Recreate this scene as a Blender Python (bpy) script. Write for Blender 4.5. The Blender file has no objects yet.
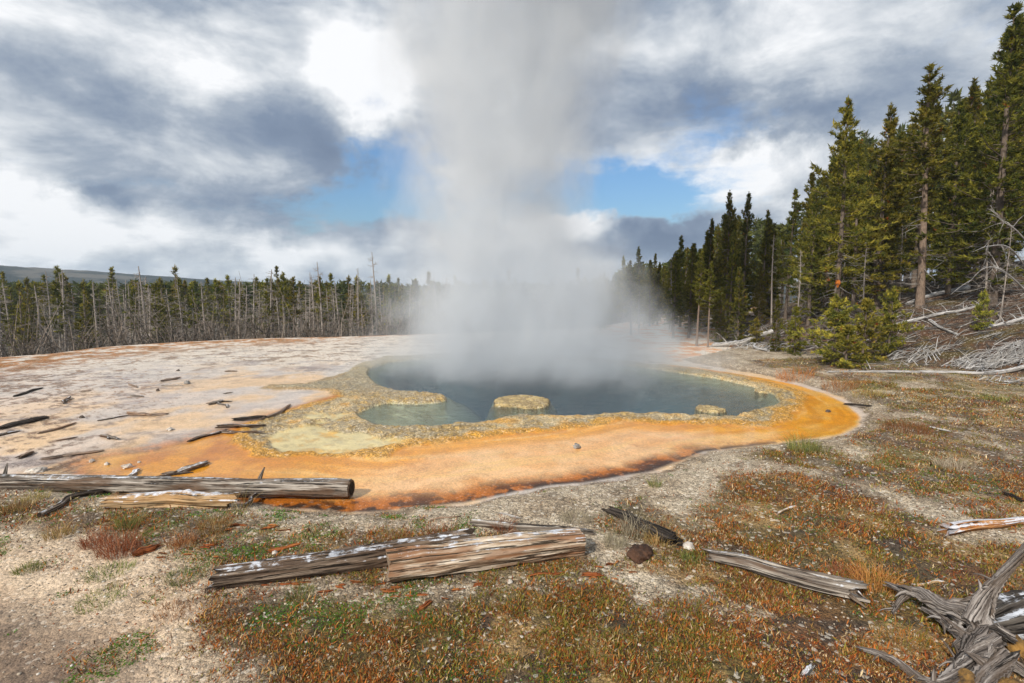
import bpy, math, random
import numpy as np
from mathutils import Vector, Matrix

C = bpy.context.scene.collection
SC = bpy.context.scene
R = math.radians

# ------------------------------------------------------------------ camera
CAMZ = 2.2
PITCH = math.atan(51 / 512)
F = 512.0
cam = bpy.data.cameras.new('camera')
camo = bpy.data.objects.new('camera', cam)
C.objects.link(camo)
camo.location = (0, 0, CAMZ)
camo.rotation_euler = (math.pi / 2 - PITCH, 0, 0)
cam.lens = 18
cam.sensor_width = 36
cam.clip_start = 0.05
cam.clip_end = 9000
SC.camera = camo

# ------------------------------------------------------------------ light and exposure
SUN_EL, SUN_AZ = 38, 215          # azimuth clockwise from +Y (view direction): behind the camera, from its left side
sun = bpy.data.lights.new('sun', 'SUN')
sun.energy = 3.6
sun.angle = R(3)
sun.color = (1.0, 0.92, 0.80)
so = bpy.data.objects.new('sun', sun)
C.objects.link(so)
sd = Vector((math.sin(R(SUN_AZ)) * math.cos(R(SUN_EL)), math.cos(R(SUN_AZ)) * math.cos(R(SUN_EL)), math.sin(R(SUN_EL))))
so.rotation_euler = sd.to_track_quat('Z', 'Y').to_euler()
SC.view_settings.view_transform = 'Standard'
SC.view_settings.look = 'None'
SC.view_settings.exposure = 0.27
SC.view_settings.gamma = 1
cy = SC.cycles
cy.use_denoising = True
cy.denoiser = 'OPENIMAGEDENOISE'
cy.denoising_input_passes = 'RGB_ALBEDO_NORMAL'
cy.denoising_prefilter = 'ACCURATE'
cy.max_bounces = 8
cy.diffuse_bounces = 2
cy.glossy_bounces = 2
cy.transmission_bounces = 3
cy.transparent_max_bounces = 8
cy.volume_bounces = 6
cy.volume_max_steps = 400
cy.use_adaptive_sampling = True
cy.adaptive_threshold = 0.02
cy.caustics_reflective = False
cy.caustics_refractive = False
cy.sample_clamp_indirect = 4


class NT:
    """small helper to write node graphs"""
    def __init__(s, nt):
        s.nt = nt; s.n = nt.nodes; s.l = nt.links

    def node(s, t, **kw):
        n = s.n.new(t)
        for k, v in kw.items():
            setattr(n, k, v)
        return n

    def put(s, sock, v):
        if isinstance(v, bpy.types.NodeSocket):
            s.l.new(v, sock)
        elif v is not None:
            if sock.type == 'RGBA' and hasattr(v, '__len__') and len(v) == 3:
                v = (*v, 1)
            sock.default_value = v

    def m(s, op, a, b=None, c=None, clamp=False):
        n = s.node('ShaderNodeMath', operation=op, use_clamp=clamp)
        s.put(n.inputs[0], a)
        if b is not None: s.put(n.inputs[1], b)
        if c is not None: s.put(n.inputs[2], c)
        return n.outputs[0]

    def vm(s, op, a, b=None, out=0):
        n = s.node('ShaderNodeVectorMath', operation=op)
        s.put(n.inputs[0], a)
        if b is not None: s.put(n.inputs[1], b)
        return n.outputs[out]

    def comb(s, x, y, z):
        n = s.node('ShaderNodeCombineXYZ')
        for i, v in enumerate((x, y, z)): s.put(n.inputs[i], v)
        return n.outputs[0]

    def sep(s, v):
        n = s.node('ShaderNodeSeparateXYZ'); s.put(n.inputs[0], v)
        return n.outputs

    def noise(s, vec, scale, detail=4, rough=0.55, dist=0.0, color=False):
        n = s.node('ShaderNodeTexNoise')
        s.put(n.inputs['Vector'], vec)
        n.inputs['Scale'].default_value = scale
        n.inputs['Detail'].default_value = detail
        n.inputs['Roughness'].default_value = rough
        n.inputs['Distortion'].default_value = dist
        return n.outputs['Color' if color else 'Fac']

    def voro(s, vec, scale, feature='F1', out='Distance'):
        n = s.node('ShaderNodeTexVoronoi', feature=feature)
        s.put(n.inputs['Vector'], vec)
        n.inputs['Scale'].default_value = scale
        return n.outputs[out]

    def mapr(s, v, a, b, c=0.0, d=1.0, smooth=True):
        n = s.node('ShaderNodeMapRange', interpolation_type='SMOOTHSTEP' if smooth else 'LINEAR', clamp=True)
        s.put(n.inputs[0], v)
        for i, x in enumerate((a, b, c, d)): s.put(n.inputs[1 + i], x)
        return n.outputs[0]

    def mix(s, f, a, b, mode='MIX'):
        n = s.node('ShaderNodeMix', data_type='RGBA', blend_type=mode)
        s.put(n.inputs[0], f); s.put(n.inputs[6], a); s.put(n.inputs[7], b)
        return n.outputs[2]

    def ramp(s, v, stops):
        n = s.node('ShaderNodeValToRGB')
        e = n.color_ramp.elements
        while len(e) < len(stops): e.new(0.5)
        for i, (p, c) in enumerate(stops):
            e[i].position = p; e[i].color = (*c, 1)
        s.put(n.inputs[0], v)
        return n.outputs[0]

    def attr(s, name, out='Fac'):
        n = s.node('ShaderNodeAttribute', attribute_name=name)
        return n.outputs[out]

    def bump(s, h, strength=0.5, dist=0.02, normal=None):
        n = s.node('ShaderNodeBump')
        n.inputs['Strength'].default_value = strength
        n.inputs['Distance'].default_value = dist
        s.put(n.inputs['Height'], h)
        if normal is not None: s.put(n.inputs['Normal'], normal)
        return n.outputs[0]


def srgb(r, g, b):
    def f(c):
        c /= 255.0
        return c / 12.92 if c < 0.04045 else ((c + 0.055) / 1.055) ** 2.4
    return (f(r), f(g), f(b))


# ------------------------------------------------------------------ sky
def pix_dir(px, py):
    a = (px - 512) / F; b = (341.5 - py) / F
    d = Vector((a, math.cos(PITCH) + b * math.sin(PITCH), -math.sin(PITCH) + b * math.cos(PITCH)))
    return d.normalized()


def build_world():
    w = bpy.data.worlds.new('World')
    SC.world = w
    w.use_nodes = True
    g = NT(w.node_tree)
    g.n.clear()
    out = g.node('ShaderNodeOutputWorld')
    bg = g.node('ShaderNodeBackground')
    bg.inputs['Strength'].default_value = 0.1
    g.l.new(bg.outputs[0], out.inputs[0])
    sky = g.node('ShaderNodeTexSky', sky_type='NISHITA')
    sky.sun_disc = False
    sky.sun_elevation = R(SUN_EL)
    sky.sun_rotation = R(SUN_AZ)
    sky.air_density = 1.6
    sky.dust_density = 0.6
    sky.ozone_density = 2.5
    D = g.node('ShaderNodeTexCoord').outputs['Generated']
    x, y, z = g.sep(D)
    az = g.m('ARCTAN2', x, y)
    el = g.m('ARCSINE', z)
    # cloud deck coordinates: a flat layer seen in perspective
    zz = g.m('ADD', g.m('MAXIMUM', z, 0.0), 0.16)
    pl = g.comb(g.m('DIVIDE', x, zz), g.m('DIVIDE', y, zz), g.m('MULTIPLY', z, 1.5))
    n1 = g.noise(pl, 1.5, 9, 0.62, 0.35)
    n2 = g.noise(g.vm('ADD', pl, (7.3, 2.1, 4.4)), 3.6, 11, 0.64, 0.2)
    bil = g.noise(g.vm('ADD', g.vm('MULTIPLY', D, (1, 1, 1.9)), (3, 1, 2)), 4.6, 12, 0.60, 0.25)
    wob = g.noise(D, 6.0, 6, 0.6, color=True)
    wx, wy, wz = g.sep(wob)
    az2 = g.m('ADD', az, g.m('MULTIPLY', g.m('SUBTRACT', wx, 0.5), 0.30))
    el2 = g.m('ADD', el, g.m('MULTIPLY', g.m('SUBTRACT', wy, 0.5), 0.16))

    def blob(px, py, sx, sy, amp):
        d = pix_dir(px, py)
        a0 = math.atan2(d.x, d.y); e0 = math.asin(d.z)
        k = math.cos(a0) ** 2
        wa = max(sx / F * k, 0.01); we = max(sy / F * math.cos(a0), 0.008)
        u = g.m('MULTIPLY', g.m('SUBTRACT', az2, a0), 1 / wa)
        v = g.m('MULTIPLY', g.m('SUBTRACT', el2, e0), 1 / we)
        q = g.m('ADD', g.m('MULTIPLY', u, u), g.m('MULTIPLY', v, v))
        e = g.m('POWER', 2.718, g.m('MULTIPLY', q, -0.7))
        return g.m('MULTIPLY', e, amp)

    def total(base, bl):
        s_ = base
        for b in bl:
            s_ = g.m('ADD', s_, blob(*b))
        return s_
    shade = total(0.56, [
        (190, 118, 320, 24, -0.13), (230, 205, 80, 20, -0.26), (90, 190, 44, 12, -0.30), (338, 172, 34, 20, -0.26), (300, 125, 90, 20, -0.08),
        (374, 78, 40, 42, 0.48), (60, 25, 240, 45, 0.20), (280, 30, 100, 35, 0.04), (70, 225, 210, 30, 0.24), (290, 255, 120, 14, 0.22),
        (30, 190, 30, 12, 0.2), (740, 45, 180, 40, 0.12), (720, 118, 150, 22, -0.16), (780, 120, 45, 18, -0.26), (745, 172, 90, 30, 0.34),
        (920, 60, 120, 60, 0.08), (645, 240, 46, 15, -0.62), (590, 262, 50, 9, -0.42), (560, 225, 60, 18, 0.4), (500, 60, 110, 60, -0.05),
        (660, 190, 60, 12, 0.2)])
    shade = g.m('ADD', shade, g.m('MULTIPLY', g.m('SUBTRACT', n1, 0.5), 0.35))
    shade = g.m('ADD', shade, g.m('MULTIPLY', g.m('SUBTRACT', bil, 0.5), 1.25))
    cover = total(1.25, [
        (600, 190, 80, 22, -1.8), (400, 165, 30, 30, -1.5), (350, 210, 90, 14, -1.1), (90, 178, 60, 10, -0.5), (700, 140, 40, 14, -0.45),
        (640, 215, 70, 9, -0.7), (745, 110, 26, 18, -0.4), (990, 20, 50, 40, -0.4), (645, 240, 50, 18, 0.5), (560, 230, 50, 14, 0.4)])
    cover = g.m('ADD', cover, g.m('MULTIPLY', g.m('SUBTRACT', n2, 0.5), 1.7))
    cover = g.mapr(cover, 0.10, 1.05)
    cl = g.ramp(shade, [(0.0, (0.13, 0.18, 0.28)), (0.32, (0.21, 0.27, 0.375)), (0.5, (0.35, 0.405, 0.49)), (0.66, (0.60, 0.64, 0.69)), (0.84, (0.93, 0.94, 0.96))])
    cl = g.vm('SCALE', cl)
    cl.node.inputs[3].default_value = 8.9
    skyc = g.mix(1.0, sky.outputs[0], (0.47, 0.68, 1.0), 'MULTIPLY')
    col = g.mix(cover, skyc, cl)
    g.put(bg.inputs['Color'], col)
    w.cycles.sampling_method = 'MANUAL'
    w.cycles.sample_map_resolution = 512


build_world()

# ------------------------------------------------------------------ noise and polygons in numpy
def _hash(i, j, seed):
    n = (i.astype(np.int64) * 374761393 + j.astype(np.int64) * 668265263 + seed * 1442695041) & 0xFFFFFFFF
    n = ((n ^ (n >> 13)) * 1274126177) & 0xFFFFFFFF
    n = n ^ (n >> 16)
    return (n & 0xFFFF) / 65535.0


def vnoise(x, y, seed=0):
    xi = np.floor(x); yi = np.floor(y)
    fx = x - xi; fy = y - yi
    fx = fx * fx * (3 - 2 * fx); fy = fy * fy * (3 - 2 * fy)
    a = _hash(xi, yi, seed); b = _hash(xi + 1, yi, seed); c = _hash(xi, yi + 1, seed); d = _hash(xi + 1, yi + 1, seed)
    return (a * (1 - fx) + b * fx) * (1 - fy) + (c * (1 - fx) + d * fx) * fy


def fbm(x, y, scale=1.0, octv=4, seed=0, gain=0.5):
    s = np.zeros_like(x); amp = 1.0; tot = 0.0; f = scale
    for k in range(octv):
        s += amp * vnoise(x * f + 17.3 * k, y * f - 9.1 * k, seed + k * 7)
        tot += amp; amp *= gain; f *= 2.03
    return s / tot


def sst(v, a, b):
    t = np.clip((v - a) / (b - a), 0, 1)
    return t * t * (3 - 2 * t)


def sdist(x, y, poly):
    """signed distance, positive inside"""
    P = np.asarray(poly, float); n = len(P)
    best = np.full(x.shape, 1e18); ins = np.zeros(x.shape, bool)
    for i in range(n):
        ax, ay = P[i]; bx, by = P[(i + 1) % n]
        ex, ey = bx - ax, by - ay
        wx, wy = x - ax, y - ay
        t = np.clip((wx * ex + wy * ey) / (ex * ex + ey * ey + 1e-12), 0, 1)
        dx, dy = wx - t * ex, wy - t * ey
        best = np.minimum(best, dx * dx + dy * dy)
        c = ((ay > y) != (by > y))
        with np.errstate(divide='ignore', invalid='ignore'):
            xi = ax + (y - ay) * ex / (ey if abs(ey) > 1e-12 else 1e-12)
        ins ^= c & (x < xi)
    return np.where(ins, 1, -1) * np.sqrt(best)


def W(px, py, z=0.0):
    d = pix_dir(px, py)
    t = (z - CAMZ) / d.z
    return (d.x * t, d.y * t)


def WP(pts, z=0.0):
    return [W(a, b, z) for a, b in pts]


# outlines of the pool and its runoff, laid out on the ground in metres
WATER = WP([(367, 374), (372, 380), (378, 385), (387, 388), (400, 391), (419, 392), (444, 395), (447, 399), (438, 402), (419, 403), (391, 402), (375, 405),
            (356, 413), (362, 420), (375, 424), (400, 426), (437, 427), (459, 423), (494, 422), (506, 417), (522, 414), (545, 416), (572, 416), (619, 413),
            (663, 414), (702, 415), (735, 417), (753, 411), (772, 407), (781, 402), (775, 394), (753, 386), (717, 378), (695, 375), (650, 368), (600, 362),
            (500, 357), (430, 358), (390, 362), (370, 368)])
CRUST = WP([(231, 443), (247, 456), (278, 457), (309, 454), (350, 457), (387, 456), (403, 447), (444, 443), (481, 437), (520, 434), (547, 432), (583, 427),
            (619, 422), (663, 424), (717, 425), (771, 426), (789, 420), (789, 413), (806, 407), (812, 399), (795, 390), (767, 382), (735, 375), (702, 370),
            (650, 364), (600, 358), (500, 353), (430, 354), (385, 357), (355, 366), (337, 376), (303, 384), (267, 385), (262, 389), (331, 392), (334, 397),
            (294, 408), (261, 417), (240, 428)])
ORANGE = WP([(60, 487), (240, 503), (294, 511), (341, 514), (387, 513), (419, 507), (466, 503), (520, 492), (547, 487), (590, 482), (626, 477), (655, 472),
             (681, 461), (706, 452), (735, 448), (771, 445), (807, 440), (843, 435), (858, 427), (860, 416), (847, 404), (825, 394), (796, 385), (760, 378),
             (731, 373), (702, 369), (663, 364), (560, 375), (400, 380), (334, 394), (300, 404), (262, 413), (235, 424), (180, 439), (130, 447), (75, 455), (55, 470)])
FORE = WP([(-200, 492), (0, 489), (60, 490), (240, 503), (294, 511), (341, 514), (387, 513), (419, 507), (466, 503), (520, 492), (547, 487), (590, 482), (626, 477),
           (655, 472), (681, 461), (706, 452), (735, 448), (771, 445), (807, 440), (843, 435), (860, 427), (864, 416), (852, 404), (830, 393), (800, 384),
           (765, 376), (735, 371), (705, 366), (680, 360)]) + [(9, 19.9), (30, 19), (30, -12), (-30, -12), (-30, 1)]
POND = [WP([(243, 441), (262, 431), (300, 426), (335, 429), (370, 437), (415, 439), (448, 436), (430, 441), (392, 447), (352, 452), (292, 453), (258, 448)]),
        WP([(268, 420), (310, 413), (350, 412), (372, 420), (330, 424), (290, 424)])]
SHALLOW = WP([(350, 400), (450, 401), (520, 404), (560, 412), (560, 425), (350, 435)])
ISLES = [(524, 401, 34, 6.5, 0.10), (709, 408.5, 15, 4, 0.09), (761, 391, 5, 2.2, 0.06)]
PLATEAU = [(-16.6, -20), (-16.7, 12), (-16.9, 16.7), (-15.9, 18), (-15.8, 20.1), (-14.2, 21.9), (-11.6, 23.5), (-8.6, 24.2), (-4.1, 25.9), (0.4, 27.8), (5, 30.5),
           (14, 44), (40, 80), (120, 140), (160, -20)]
HILL = [(13.2, -30), (12.6, 6), (12.0, 12), (11.0, 14.5), (9.9, 16.0), (9.0, 18.3), (8.6, 20.4), (10, 25), (14, 34), (24, 52), (50, 90), (120, 150), (300, 150), (300, -30)]


def isle_xy(i):
    a, b, c, d, h = ISLES[i]
    x0, y0 = W(a, b); x1, _ = W(a + c, b); _, y1 = W(a, b - d)
    return x0, y0, abs(x1 - x0), abs(y1 - y0), h


def H(x, y, fine=True):
    x = np.asarray(x, float); y = np.asarray(y, float)
    z = np.zeros(x.shape)
    dp = sdist(x, y, PLATEAU)
    z = z - 5.8 * sst(-dp, -0.4, 24) - 0.10 * sst(-dp, 0, 2)
    dh = sdist(x, y, HILL)
    dhp = np.clip(dh, 0, None)
    hill = 0.27 * dhp * sst(dhp, -0.5, 2.5)
    hill = 16 * (1 - np.exp(-hill / 16))
    z = z + hill
    df = sdist(x, y, FORE) + ((fbm(x, y, 2.0, 5, 7, 0.6) - 0.5) * 0.30 if fine else 0)
    onpl = sst(df, -0.02, 0.55)
    z = z + 0.13 * onpl * sst(dp, -3, 0)
    if fine:
        r = np.hypot(x, y)
        z = z + 0.10 * (fbm(x, y, 0.5, 4, 5) - 0.5) * sst(df, 0.1, 1.5)
        z = z + 0.035 * (fbm(x, y, 4, 4, 9) - 0.5) * sst(df, 0.0, 0.4)
        z = z + 0.35 * (fbm(x, y, 0.45, 4, 15) - 0.5) * sst(dh, 0, 3)
        z = z + 0.5 * (fbm(x, y, 0.1, 3, 25) - 0.5) * sst(-dp, 2, 20)
        dw = sdist(x, y, WATER)
        near = (np.abs(x) < 18) & (y > 3) & (y < 26)
        flat = (1 - sst(df, -0.05, 0.1)) * (1 - sst(-dp, -2, 0))
        z = z + flat * 0.02 * (fbm(x, y, 1.2, 3, 31) - 0.35)
        dc = sdist(x, y, CRUST)
        wob = (fbm(x, y, 2.2, 3, 41) - 0.5) * 0.35
        inc = sst(dc + wob, -0.06, 0.06) * (1 - sst(dw, -0.03, 0.05))
        knob = fbm(x, y, 3.5, 4, 51, 0.6)
        knob2 = 1 - np.abs(2 * vnoise(x * 9, y * 9, 61) - 1)
        z = z + inc * (0.004 + 0.045 * np.clip(knob - 0.40, -0.1, 1) * 2 + 0.018 * knob2)
        for P_ in POND:
            d = sdist(x, y, P_) + wob * 1.9 - 0.12
            k = sst(d, -0.05, 0.05)
            z = z * (1 - k) + k * (0.0 + 0.035 * np.clip(knob - 0.55, 0, 1) * 2)
        dsh = sst(sdist(x, y, SHALLOW) + (fbm(x, y, 1.6, 3, 73) - .5) * .5, -0.9, 0.5)
        deep = 0.06 + 0.16 * sst(dw, 0.0, 0.35) + 1.9 * sst(dw, 0.3, 2.0) * (1 - dsh) + 0.12 * dsh * sst(dw, 0.2, 1) + 0.08 * (fbm(x, y, 1.5, 3, 71) - .5)
        kw = sst(dw, -0.04, 0.05)
        z = z * (1 - kw) + kw * (-deep)
        for i in range(len(ISLES)):
            a, b, c, d, h = isle_xy(i)
            q = 1 - np.hypot((x - a) / c, (y - b) / d) + (fbm(x, y, 2.5, 3, 81 + i) - 0.5) * 0.5
            k = sst(q, -0.35, -0.02)
            z = z * (1 - k) + k * np.maximum(z, -0.30)
            k = sst(q, -0.12, 0.16)
            z = z * (1 - k) + k * (h * 0.06 + 0.035 * (knob - 0.4) + 0.012 * knob2)
        # lip of grey gravel round the runoff
        z = z + 0.03 * np.exp(-((df - 0.25) / 0.18) ** 2) * (fbm(x, y, 3, 3, 91))
    return z


def Hs(x, y):
    return float(H(np.array([x]), np.array([y]))[0])


def at(px, py, dz=0.0):
    """where the sight line through this point of the view meets the ground"""
    d = pix_dir(px, py)
    t = np.concatenate([np.linspace(1.5, 14, 900), np.linspace(14.02, 60, 900)])
    hx = t * d.x; hy = t * d.y; hz = CAMZ + t * d.z
    g = H(hx, hy)
    k = np.nonzero(hz < g)[0]
    k = k[0] if len(k) else len(t) - 1
    return Vector((hx[k], hy[k], g[k] + dz))


# ------------------------------------------------------------------ mesh helpers
def link(name, me, mat=None, parent=None):
    o = bpy.data.objects.new(name, me)
    C.objects.link(o)
    if mat is not None and me is not None:
        me.materials.append(mat)
    if parent is not None:
        o.parent = parent
    return o


def tag(o, label=None, cat=None, group=None, kind=None):
    if label: o['label'] = label
    if cat: o['category'] = cat
    if group: o['group'] = group
    if kind: o['kind'] = kind
    return o


def mesh_np(name, V, Fc, attrs=None, smooth=True):
    """V (n,3); Fc (m,k) with k = 3 or 4"""
    V = np.asarray(V, np.float32); Fc = np.asarray(Fc, np.int32)
    me = bpy.data.meshes.new(name)
    me.vertices.add(len(V)); me.vertices.foreach_set('co', V.ravel())
    m_, k = Fc.shape
    me.loops.add(m_ * k); me.loops.foreach_set('vertex_index', Fc.ravel())
    me.polygons.add(m_)
    me.polygons.foreach_set('loop_start', np.arange(0, m_ * k, k, dtype=np.int32))
    me.polygons.foreach_set('loop_total', np.full(m_, k, np.int32))
    me.polygons.foreach_set('use_smooth', np.full(m_, smooth, bool))
    for nme, arr in (attrs or {}).items():
        arr = np.asarray(arr, np.float32)
        if arr.ndim == 2:
            if arr.shape[1] == 3:
                arr = np.concatenate([arr, np.ones((len(arr), 1), np.float32)], 1)
            a = me.attributes.new(nme, 'FLOAT_COLOR', 'POINT')
            a.data.foreach_set('color', np.ascontiguousarray(arr).ravel())
        else:
            a = me.attributes.new(nme, 'FLOAT', 'POINT')
            a.data.foreach_set('value', arr)
    me.update(calc_edges=True)
    return me


def new_mat(name):
    m = bpy.data.materials.new(name); m.use_nodes = True
    g = NT(m.node_tree); g.n.clear()
    out = g.node('ShaderNodeOutputMaterial')
    return m, g, out


def principled(g, out, color, rough=0.8, normal=None, spec=0.4):
    b = g.node('ShaderNodeBsdfPrincipled')
    g.put(b.inputs['Base Color'], color); g.put(b.inputs['Roughness'], rough)
    b.inputs['Specular IOR Level'].default_value = spec
    if normal is not None: g.put(b.inputs['Normal'], normal)
    g.l.new(b.outputs[0], out.inputs[0])
    return b
# ------------------------------------------------------------------ ground
def lerp(a, b, k):
    return a + (b - a) * k[:, None]


def col3(n, r, g, b):
    return np.tile(np.array(srgb(r, g, b)), (n, 1))


def ground_color(x, y, z):
    n = len(x)
    c = lambda r, g, b: np.array(srgb(r, g, b))[None, :]
    f1 = fbm(x, y, 0.6, 5, 101); f2 = fbm(x, y, 2.5, 5, 111); f3 = fbm(x, y, 9, 4, 121); f4 = fbm(x, y * 0.6, 1.1, 5, 131)
    f5 = fbm(x, y, 25, 3, 141, .7)
    df = sdist(x, y, FORE) + (fbm(x, y, 2.0, 5, 7, 0.6) - 0.5) * 0.30; dp = sdist(x, y, PLATEAU); dh = sdist(x, y, HILL)
    dw = sdist(x, y, WATER); dc = sdist(x, y, CRUST); do = sdist(x, y, ORANGE)
    wob = (fbm(x, y, 2.2, 3, 41) - 0.5) * 0.35
    wet = np.zeros(n); grav = np.full(n, 0.5)
    # pale sinter flat
    col = lerp(col3(n, 212, 194, 178), c(198, 186, 176), sst(f1, 0.35, 0.62))
    col = lerp(col, c(216, 206, 192), sst(y, 10, 17) * 0.8)
    peach = sst(f4, 0.42, 0.62) * sst(x, -12, -6) * (1 - sst(y, 13, 17))
    col = lerp(col, c(226, 188, 140), peach * 0.8)
    bro = sst(f2 * 0.6 + f4 * 0.4, 0.56, 0.66) * sst(y, 11.5, 14)
    col = lerp(col, c(150, 128, 108), bro * 0.75)
    lf = sst(-x / np.maximum(y, .1), 0.62, 0.95)
    bro2 = sst(f3 * 0.5 + f2 * 0.5, 0.50, 0.62) * lf
    col = lerp(col, c(120, 92, 72), bro2 * 0.8)
    seam = sst(1 - np.abs(2 * fbm(x * 0.6, y * 1.6, 0.9, 5, 183) - 1), 0.93, 0.99) * sst(-x, 2, 5)
    rough_ = 0.25 + 0.75 * np.maximum(sst(-x - 0.6 * y, -0.5, 2.0), sst(y, 12.5, 16))
    col = lerp(col, c(120, 108, 104), seam * 0.7 * rough_)
    bits = sst(f5 * .5 + f3 * .5, 0.60, 0.66) * sst(-x, 2, 6) * sst(y, 7, 10)
    col = lerp(col, c(150, 110, 74), bits * 0.8 * rough_)
    blue = sst(fbm(x, y, 1.4, 4, 171), 0.6, 0.72) * (1 - sst(y, 16, 20))
    col = lerp(col, c(168, 158, 156), blue * 0.5)
    grav = 0.25 + 0.5 * np.maximum(bro2, bro); wet = 0.55 * (1 - sst(y, 13, 18)) * (1 - lf * .7)
    # dry orange-brown grass on the crest
    cr = (1 - sst(dp, 1.4, 3.4 + 2.5 * f1)) * sst(-x, 5.5, 10.0)
    cr = np.maximum(cr, (1 - sst(dp, 0.1, 0.7)) * (1 - sst(x, 4, 8)))
    cr = cr * sst(f2 + .5 * f3, 0.60, 0.80)
    col = lerp(col, np.where((f3 > 0.5)[:, None], c(176, 116, 58), c(140, 100, 52)), cr * 0.9)
    wet = wet * (1 - cr)
    # runoff: orange mats
    soft = 0.06 + 0.9 * sst(-x, 3.0, 6.5)
    ko = sst(do + wob * (0.25 + soft), -soft * 0.6, soft)
    org = lerp(col3(n, 226, 168, 78), c(230, 158, 32), sst(f2 * .5 + f1 * .5 + 0.35 * np.exp(-(np.clip(-dc, 0, 9) / 0.5) ** 2), 0.48, 0.75))
    mid_ = sst(x, -2.6, -1.0) * (1 - sst(x, 2.6, 4.4)) * sst(-dc, 0.25, 0.7)
    org = lerp(org, lerp(col3(n, 228, 172, 112), c(234, 188, 136), sst(f2, .4, .6)), mid_ * 0.9)
    right = sst(x, 3.2, 5.2)
    org = lerp(org, lerp(col3(n, 244, 186, 44), c(238, 156, 12), sst(f2, 0.4, 0.6)), right * 0.8 * sst(f1 + f2, 0.75, 1.1))
    leftrich = sst(-x, 1.8, 4.0)
    org = lerp(org, lerp(col3(n, 216, 142, 8), c(184, 106, 2), sst(f2, 0.4, 0.62)), leftrich * 0.85)
    org = lerp(org, c(228, 178, 84), sst(-x, 4.2, 6.8) * 0.7)
    # streaks that run with the shore, pale skins and small scalloped dams
    st = fbm(do * 5.5 + 0.6 * f2, np.arctan2(y - 11, x - 1) * 1.8, 1.0, 5, 187, 0.6)
    org = lerp(org, c(206, 132, 14), sst(st, 0.53, 0.66) * 0.6 * (1 - .75 * mid_))
    org = lerp(org, c(234, 190, 118), sst(1 - st, 0.52, 0.66) * 0.6 * (1 - leftrich * .7))
    vein = sst(1 - np.abs(2 * fbm(x, y, 3.2, 5, 181) - 1), 0.93, 0.99)
    org = lerp(org, c(180, 112, 44), vein * 0.35 * sst(f1, .45, .6))
    rim = (1 - sst(do + wob * 1.1, 0.16, 0.55)) * (1 - sst(x, 1.8, 3.4))
    org = lerp(org, lerp(col3(n, 180, 100, 12), c(96, 48, 4), sst(f3, 0.45, 0.6)), rim * 0.97)
    rim2 = (1 - sst(do + wob * 0.9, 0.04, 0.18)) * (1 - sst(x, 3.0, 5.2)) * sst(f3 + f2, 0.7, 1.0)
    org = lerp(org, c(48, 30, 18), rim2 * 0.95)
    near = (1 - sst(-dc + wob, 0.02, 0.26)) * sst(f3, 0.3, 0.6)
    org = lerp(org, c(206, 132, 26), near * 0.8)
    col = lerp(col, org, ko)
    wet = wet * (1 - ko) + ko * 0.95 * (1 - .5 * rim); grav = grav * (1 - ko) + ko * (0.28 + 0.15 * rim)
    # orange patches behind the pool
    far = sst(x, 4.0, 6) * sst(y, 15, 16.5) * (1 - sst(df, 0.3, 1)) * (1 - ko)
    col = lerp(col, c(214, 140, 62), far * sst(f2, 0.46, 0.6) * .9)
    # crust
    inc = sst(dc + wob, -0.06, 0.06)
    cc = lerp(col3(n, 184, 166, 132), c(206, 172, 104), sst(f3, 0.42, 0.6))
    cc = lerp(cc, c(118, 102, 80), sst(f5 * .6 + f3 * .4, 0.50, 0.62) * 0.65)
    cc = lerp(cc, c(226, 204, 160), sst(f1 * .5 + f2 * .5, 0.5, 0.62) * 0.7)
    cc = lerp(cc, c(216, 158, 56), sst(f2 + 0.6 * np.exp(-((dc - 0.08) / 0.15) ** 2), 0.60, 0.85) * 0.8)
    grey = sst(y, 10.2, 11.8) * (1 - sst(x, -1.2, 0.5))
    cc = lerp(cc, c(160, 150, 126), grey * 0.7)
    cc = lerp(cc, c(176, 160, 120), sst(y, 12.5, 14) * 0.6)
    col = lerp(col, cc, inc); wet = wet * (1 - inc) + inc * 0.25; grav = grav * (1 - inc) + inc * 1.15
    for P_ in POND:
        k = sst(sdist(x, y, P_) + wob * 1.9 - 0.12, -0.05, 0.06)
        pc = lerp(col3(n, 214, 196, 140), c(222, 170, 66), sst(f2 * .6 + f3 * .4, 0.47, 0.6) * .8)
        pc = lerp(pc, c(176, 158, 110), sst(f3 * .6 + f5 * .4, 0.52, 0.64) * .6)
        col = lerp(col, pc, k); wet = wet * (1 - k) + k * 0.95; grav = grav * (1 - k) + k * 0.1
    kw = sst(dw, -0.02, 0.05)
    dsh = sst(sdist(x, y, SHALLOW) + (fbm(x, y, 1.6, 3, 73) - .5) * .5, -0.9, 0.5)
    dep = np.clip(-z, 0, 3)
    bc = lerp(col3(n, 186, 192, 166), c(140, 162, 150), sst(dep, 0.1, 0.4))
    bc = lerp(bc, c(112, 134, 142), (1 - dsh) * sst(dep, 0.05, 0.3))
    bc = lerp(bc, c(100, 138, 152), sst(dep, 0.35, 0.9))
    bc = lerp(bc, c(66, 110, 130), sst(dep, 0.9, 1.9))
    bc = lerp(bc, c(80, 92, 84), sst(f2, 0.5, 0.65) * dsh * 0.6)
    bc = lerp(bc, c(216, 214, 176), dsh * (1 - sst(x, -2.4, -0.9)) * 0.85)
    col = lerp(col, bc, kw); grav = grav * (1 - kw) + kw * 0.2; wet = wet * (1 - kw)
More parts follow.
